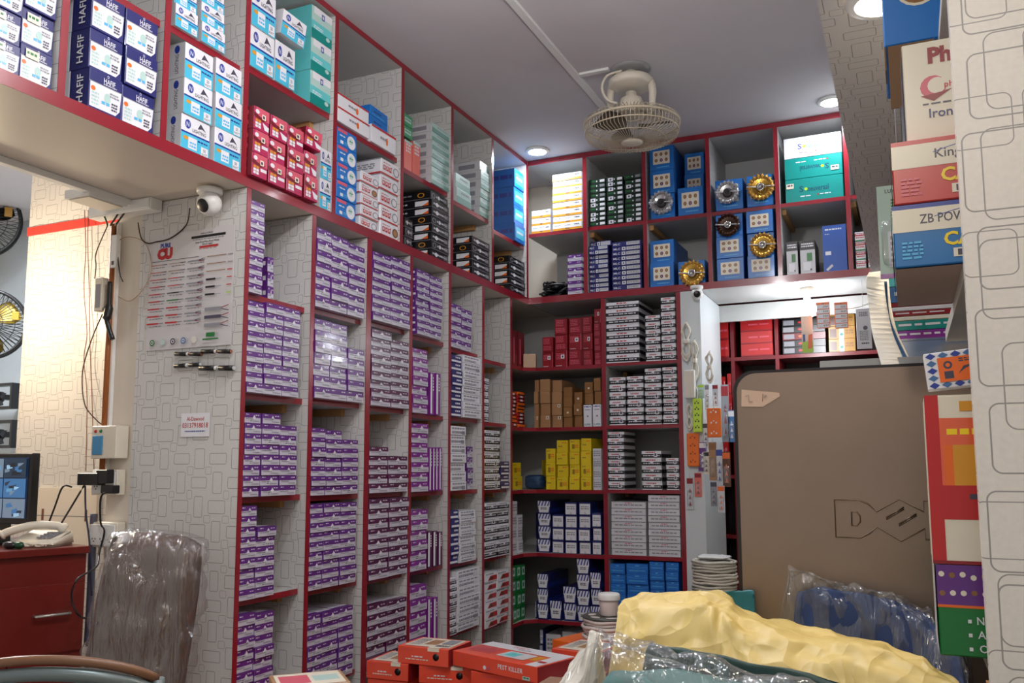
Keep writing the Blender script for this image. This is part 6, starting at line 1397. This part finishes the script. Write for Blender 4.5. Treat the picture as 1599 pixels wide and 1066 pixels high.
# strips of sachets on a wire
w0, w1 = atY(1268, 472, 4.42), atY(1366, 470, 4.42)
cable([w0+V((0, .03, .01)), atY(1300, 481, 4.42), atY(1318, 482, 4.42), atY(1345, 478, 4.42), atY(1400, 455, 4.42)], .0022, CORDW, 'white wire strung under overhead back cabinet holding the sachet strips', 'hanging_wire')
for k, (x0, y0, x1, y1, body, st_, lab) in enumerate([(1276, 471, 1295, 513, 'cream', 'orange', 'left orange-bordered sachet strip beside the bulb'), (1304, 471, 1323, 513, 'cream', 'orange', 'right orange-bordered sachet strip on hanging wire'), (1253, 492, 1268, 551, 'cream', 'lime', 'bright sachet strip hanging directly below the bulb'), (1339, 481, 1359, 545, 'paper', 'ink', 'long white sachet strip nearest the foam sheet')]):
    Y = 4.41 if k != 2 else 4.44; A, B = atY(x0, y1, Y), atY(x1, y0, Y); W, H = B.x-A.x, B.z-A.z
    b = Box(W, H, .004, st_ if k < 2 else body, .0006)
    if k < 2:
        for j in range(5): b.r('F', .06, .03+.18*j, .94, .18+.18*j, 'white'); b.dash('F', .5, .06+.18*j, .88, .14+.18*j, 'brown', 2, .1)
        b.e('F', .5, .95, .06, 'brown')
    elif k == 2: b.r('F', 0, .0, 1, .3, 'lime'); b.poly('F', ((.5, .1), (.9, .12), (.95, .5), (.6, .48)), 'orange'); b.r('F', .1, .3, .3, .5, 'royal')
    else: b.dash('F', .2, .8, .8, .92, 'ink', 3, .1); b.e('F', .6, .52, .16, 'ink'); b.dash('F', .3, .1, .8, .16, 'ink', 1, .1); b.dash('F', .2, .2, .8, .45, 'grey', 6, .1)
    o = thing('sachet_strip', lab, 'sachets', ((A.x+B.x)/2, Y, A.z)); c_ = bpy.data.objects.new('strip', b.mesh('strip')); COL.objects.link(c_); c_.parent = o
    bm = bmesh.new(); tube(bm, [(0, .002, H-.002), (0, .004, (ZR0-.001 if k > 1 else B.z+.012)-A.z)], .0009, 5); new_obj('hook', bm, P['silver'], o)

# ------------------------------------------------------------------ crystal spotlights shown in front of their blue cartons
def spot(px, py, rad_px, style, label, Y=YB-.012):
    c = atY(px, py, Y); r = rad_px*(Y*.9+1.0)/F_PX*.96
    o = thing('crystal_spotlight', label, 'light', (c.x, Y, c.z), 0, 'sample crystal spotlights on blue cartons')
    rim = {'s': M('chrome', (200, 200, 200), .15, 1), 'g': M('gold_metal', (190, 150, 70), .25, .9), 'b': M('bronze_metal', (64, 42, 32), .35, .6)}[style]
    cr = film('crystal', (230, 230, 226), .3, .05, 1)
    bm = bmesh.new(); lathe(bm, [(r*.30, .004), (r*.55, .012), (r*.80, .012), (r*.92, .006), (r*.92, 0), (r*.30, 0)], 32, axis='y'); new_obj('plate', bm, rim, o, True)
    n = 18
    bm = bmesh.new()
    for k in range(n):
        a = 2*math.pi*k/n; m_ = Matrix.Translation((math.cos(a)*r*.80, -.013, math.sin(a)*r*.80)) @ Matrix.Rotation(-a, 4, 'Y')
        rr = r*.17; vs_ = [bm.verts.new(m_ @ Vector(p)) for p in ((rr*1.3, 0, 0), (-rr*1.3, 0, 0), (0, 0, rr*.9), (0, 0, -rr*.9), (0, -.014, 0), (0, .004, 0))]
        for t in ((0, 2, 4), (2, 1, 4), (1, 3, 4), (3, 0, 4), (2, 0, 5), (1, 2, 5), (3, 1, 5), (0, 3, 5)): bm.faces.new([vs_[i] for i in t])
    bmesh.ops.recalc_face_normals(bm, faces=bm.faces); new_obj('crystal_ring', bm, cr if style == 's' else (M('amber_crystal', (206, 160, 80), .1, .3) if style == 'g' else M('dark_crystal', (70, 40, 26), .15, .3)), o)
    bm = bmesh.new(); lathe(bm, [(r*.30, .004), (r*.30, .02), (r*.22, .024), (r*.16, .014), (.001, .014)], 24, axis='y'); new_obj('lamp_socket', bm, M('chrome', (200, 200, 200), .15, 1) if style != 's' else DKGREY, o, True)
    bm = bmesh.new(); tube(bm, [(-r*.95, -.018, r*.1), (-r*.3, -.02, .0)], .003, 6); tube(bm, [(r*.3, -.02, 0), (r*.95, -.018, -r*.05)], .003, 6); new_obj('spring_clip', bm, P['silver'], o)
spot(1033, 317, 19, 's', 'clear crystal spotlight on the lowest blue carton, third overhead-back bay')
spot(1081, 427, 20, 'g', 'clear spotlight with brown centre, lower tier, third overhead-back bay')
spot(1136, 301, 18, 's', 'silver crystal spotlight, upper left in fourth overhead-back bay')
spot(1188, 293, 20, 'g', 'gold-rimmed spotlight, upper right in fourth overhead-back bay')
spot(1137, 352, 18, 'b', 'dark brown spotlight on left cartons, fourth overhead-back bay', YB-.016)
spot(1191, 383, 19, 'g', 'amber crystal spotlight on right cartons, fourth overhead-back bay', YB-.016)
# tangle of black leads in the upper corner
bm = bmesh.new(); rg = random.Random(8); c = Vector((-1.70, YB+.09, ZR1+.008))
pts = [Vector((rg.uniform(-.12, .05), rg.uniform(-.05, .16), .012+rg.random()**1.6*.08)) for _ in range(90)]
pts = [Vector((p.x, p.y, max(p.z, .006))) for p in spline(pts, 6)]; tube(bm, pts, .0055, 5); o = new_obj('lead_tangle', bm, BLACK); o.location = c; tag(o, 'tangle of black leads in the lower corner of overhead back cabinet', 'cable')
# blue bag on the yellow shelf
bm = bmesh.new(); pillow(bm, .11, .075, .09, crease=.006, seed=4); o = new_obj('cloth_bag', bm, M('blue_bag', (30, 60, 96), .5)); a_ = atY(834, 755, YB+.03); o.location = (a_.x, YB+.05, BSH[2]+.003); tag(o, 'small dark blue bag in front of yellow cartons', 'bag')

# warm lamp of the left room (out of frame on the left, over the counter)
wl = thing('wall_lamp', 'warm lamp over the red counter outside the frame', 'light', (-3.2, 2.0, 2.05))
bm = bmesh.new(); lathe(bm, [(.001, .06), (.03, .05), (.04, .02), (.03, -.02), (.001, -.03)], 16); new_obj('bulb', bm, M('warm_bulb', (255, 214, 160), .4, emit=10), wl, True)
bm = bmesh.new(); tube(bm, [(0, 0, .058), (0, 0, CEIL-2.05)], .004, 6); new_obj('cord', bm, CORDW, wl)
lamp('warm_glow', 'POINT', (-3.2, 2.0, 1.96), 24, WARM, .05)
fl_ = thing('ceiling_panel_light', 'flat ceiling panel light of the far room, outside the frame', 'light', (-4.3, 2.6, CEIL-.0005)); slab('casing', (-.3, -.3, -.012), (.3, .3, 0), WHITE, fl_); slab('diffuser', (-.28, -.28, -.016), (.28, .28, -.0125), M('led_c', (236, 246, 255), .5, emit=40), fl_)
lamp('far_room_glow', 'AREA', (-4.3, 2.6, CEIL-.03), 60, COOL, .5)

dups = [k for k, v in SEEN.items() if v > 1]
if dups: print('DUP LABELS', dups[:20])
long_ = [k for k in SEEN if not 4 <= len(k.split()) <= 16]
if long_: print('LONG', long_[:10])
print('objects', len(bpy.data.objects), 'cartons', len(SEEN))
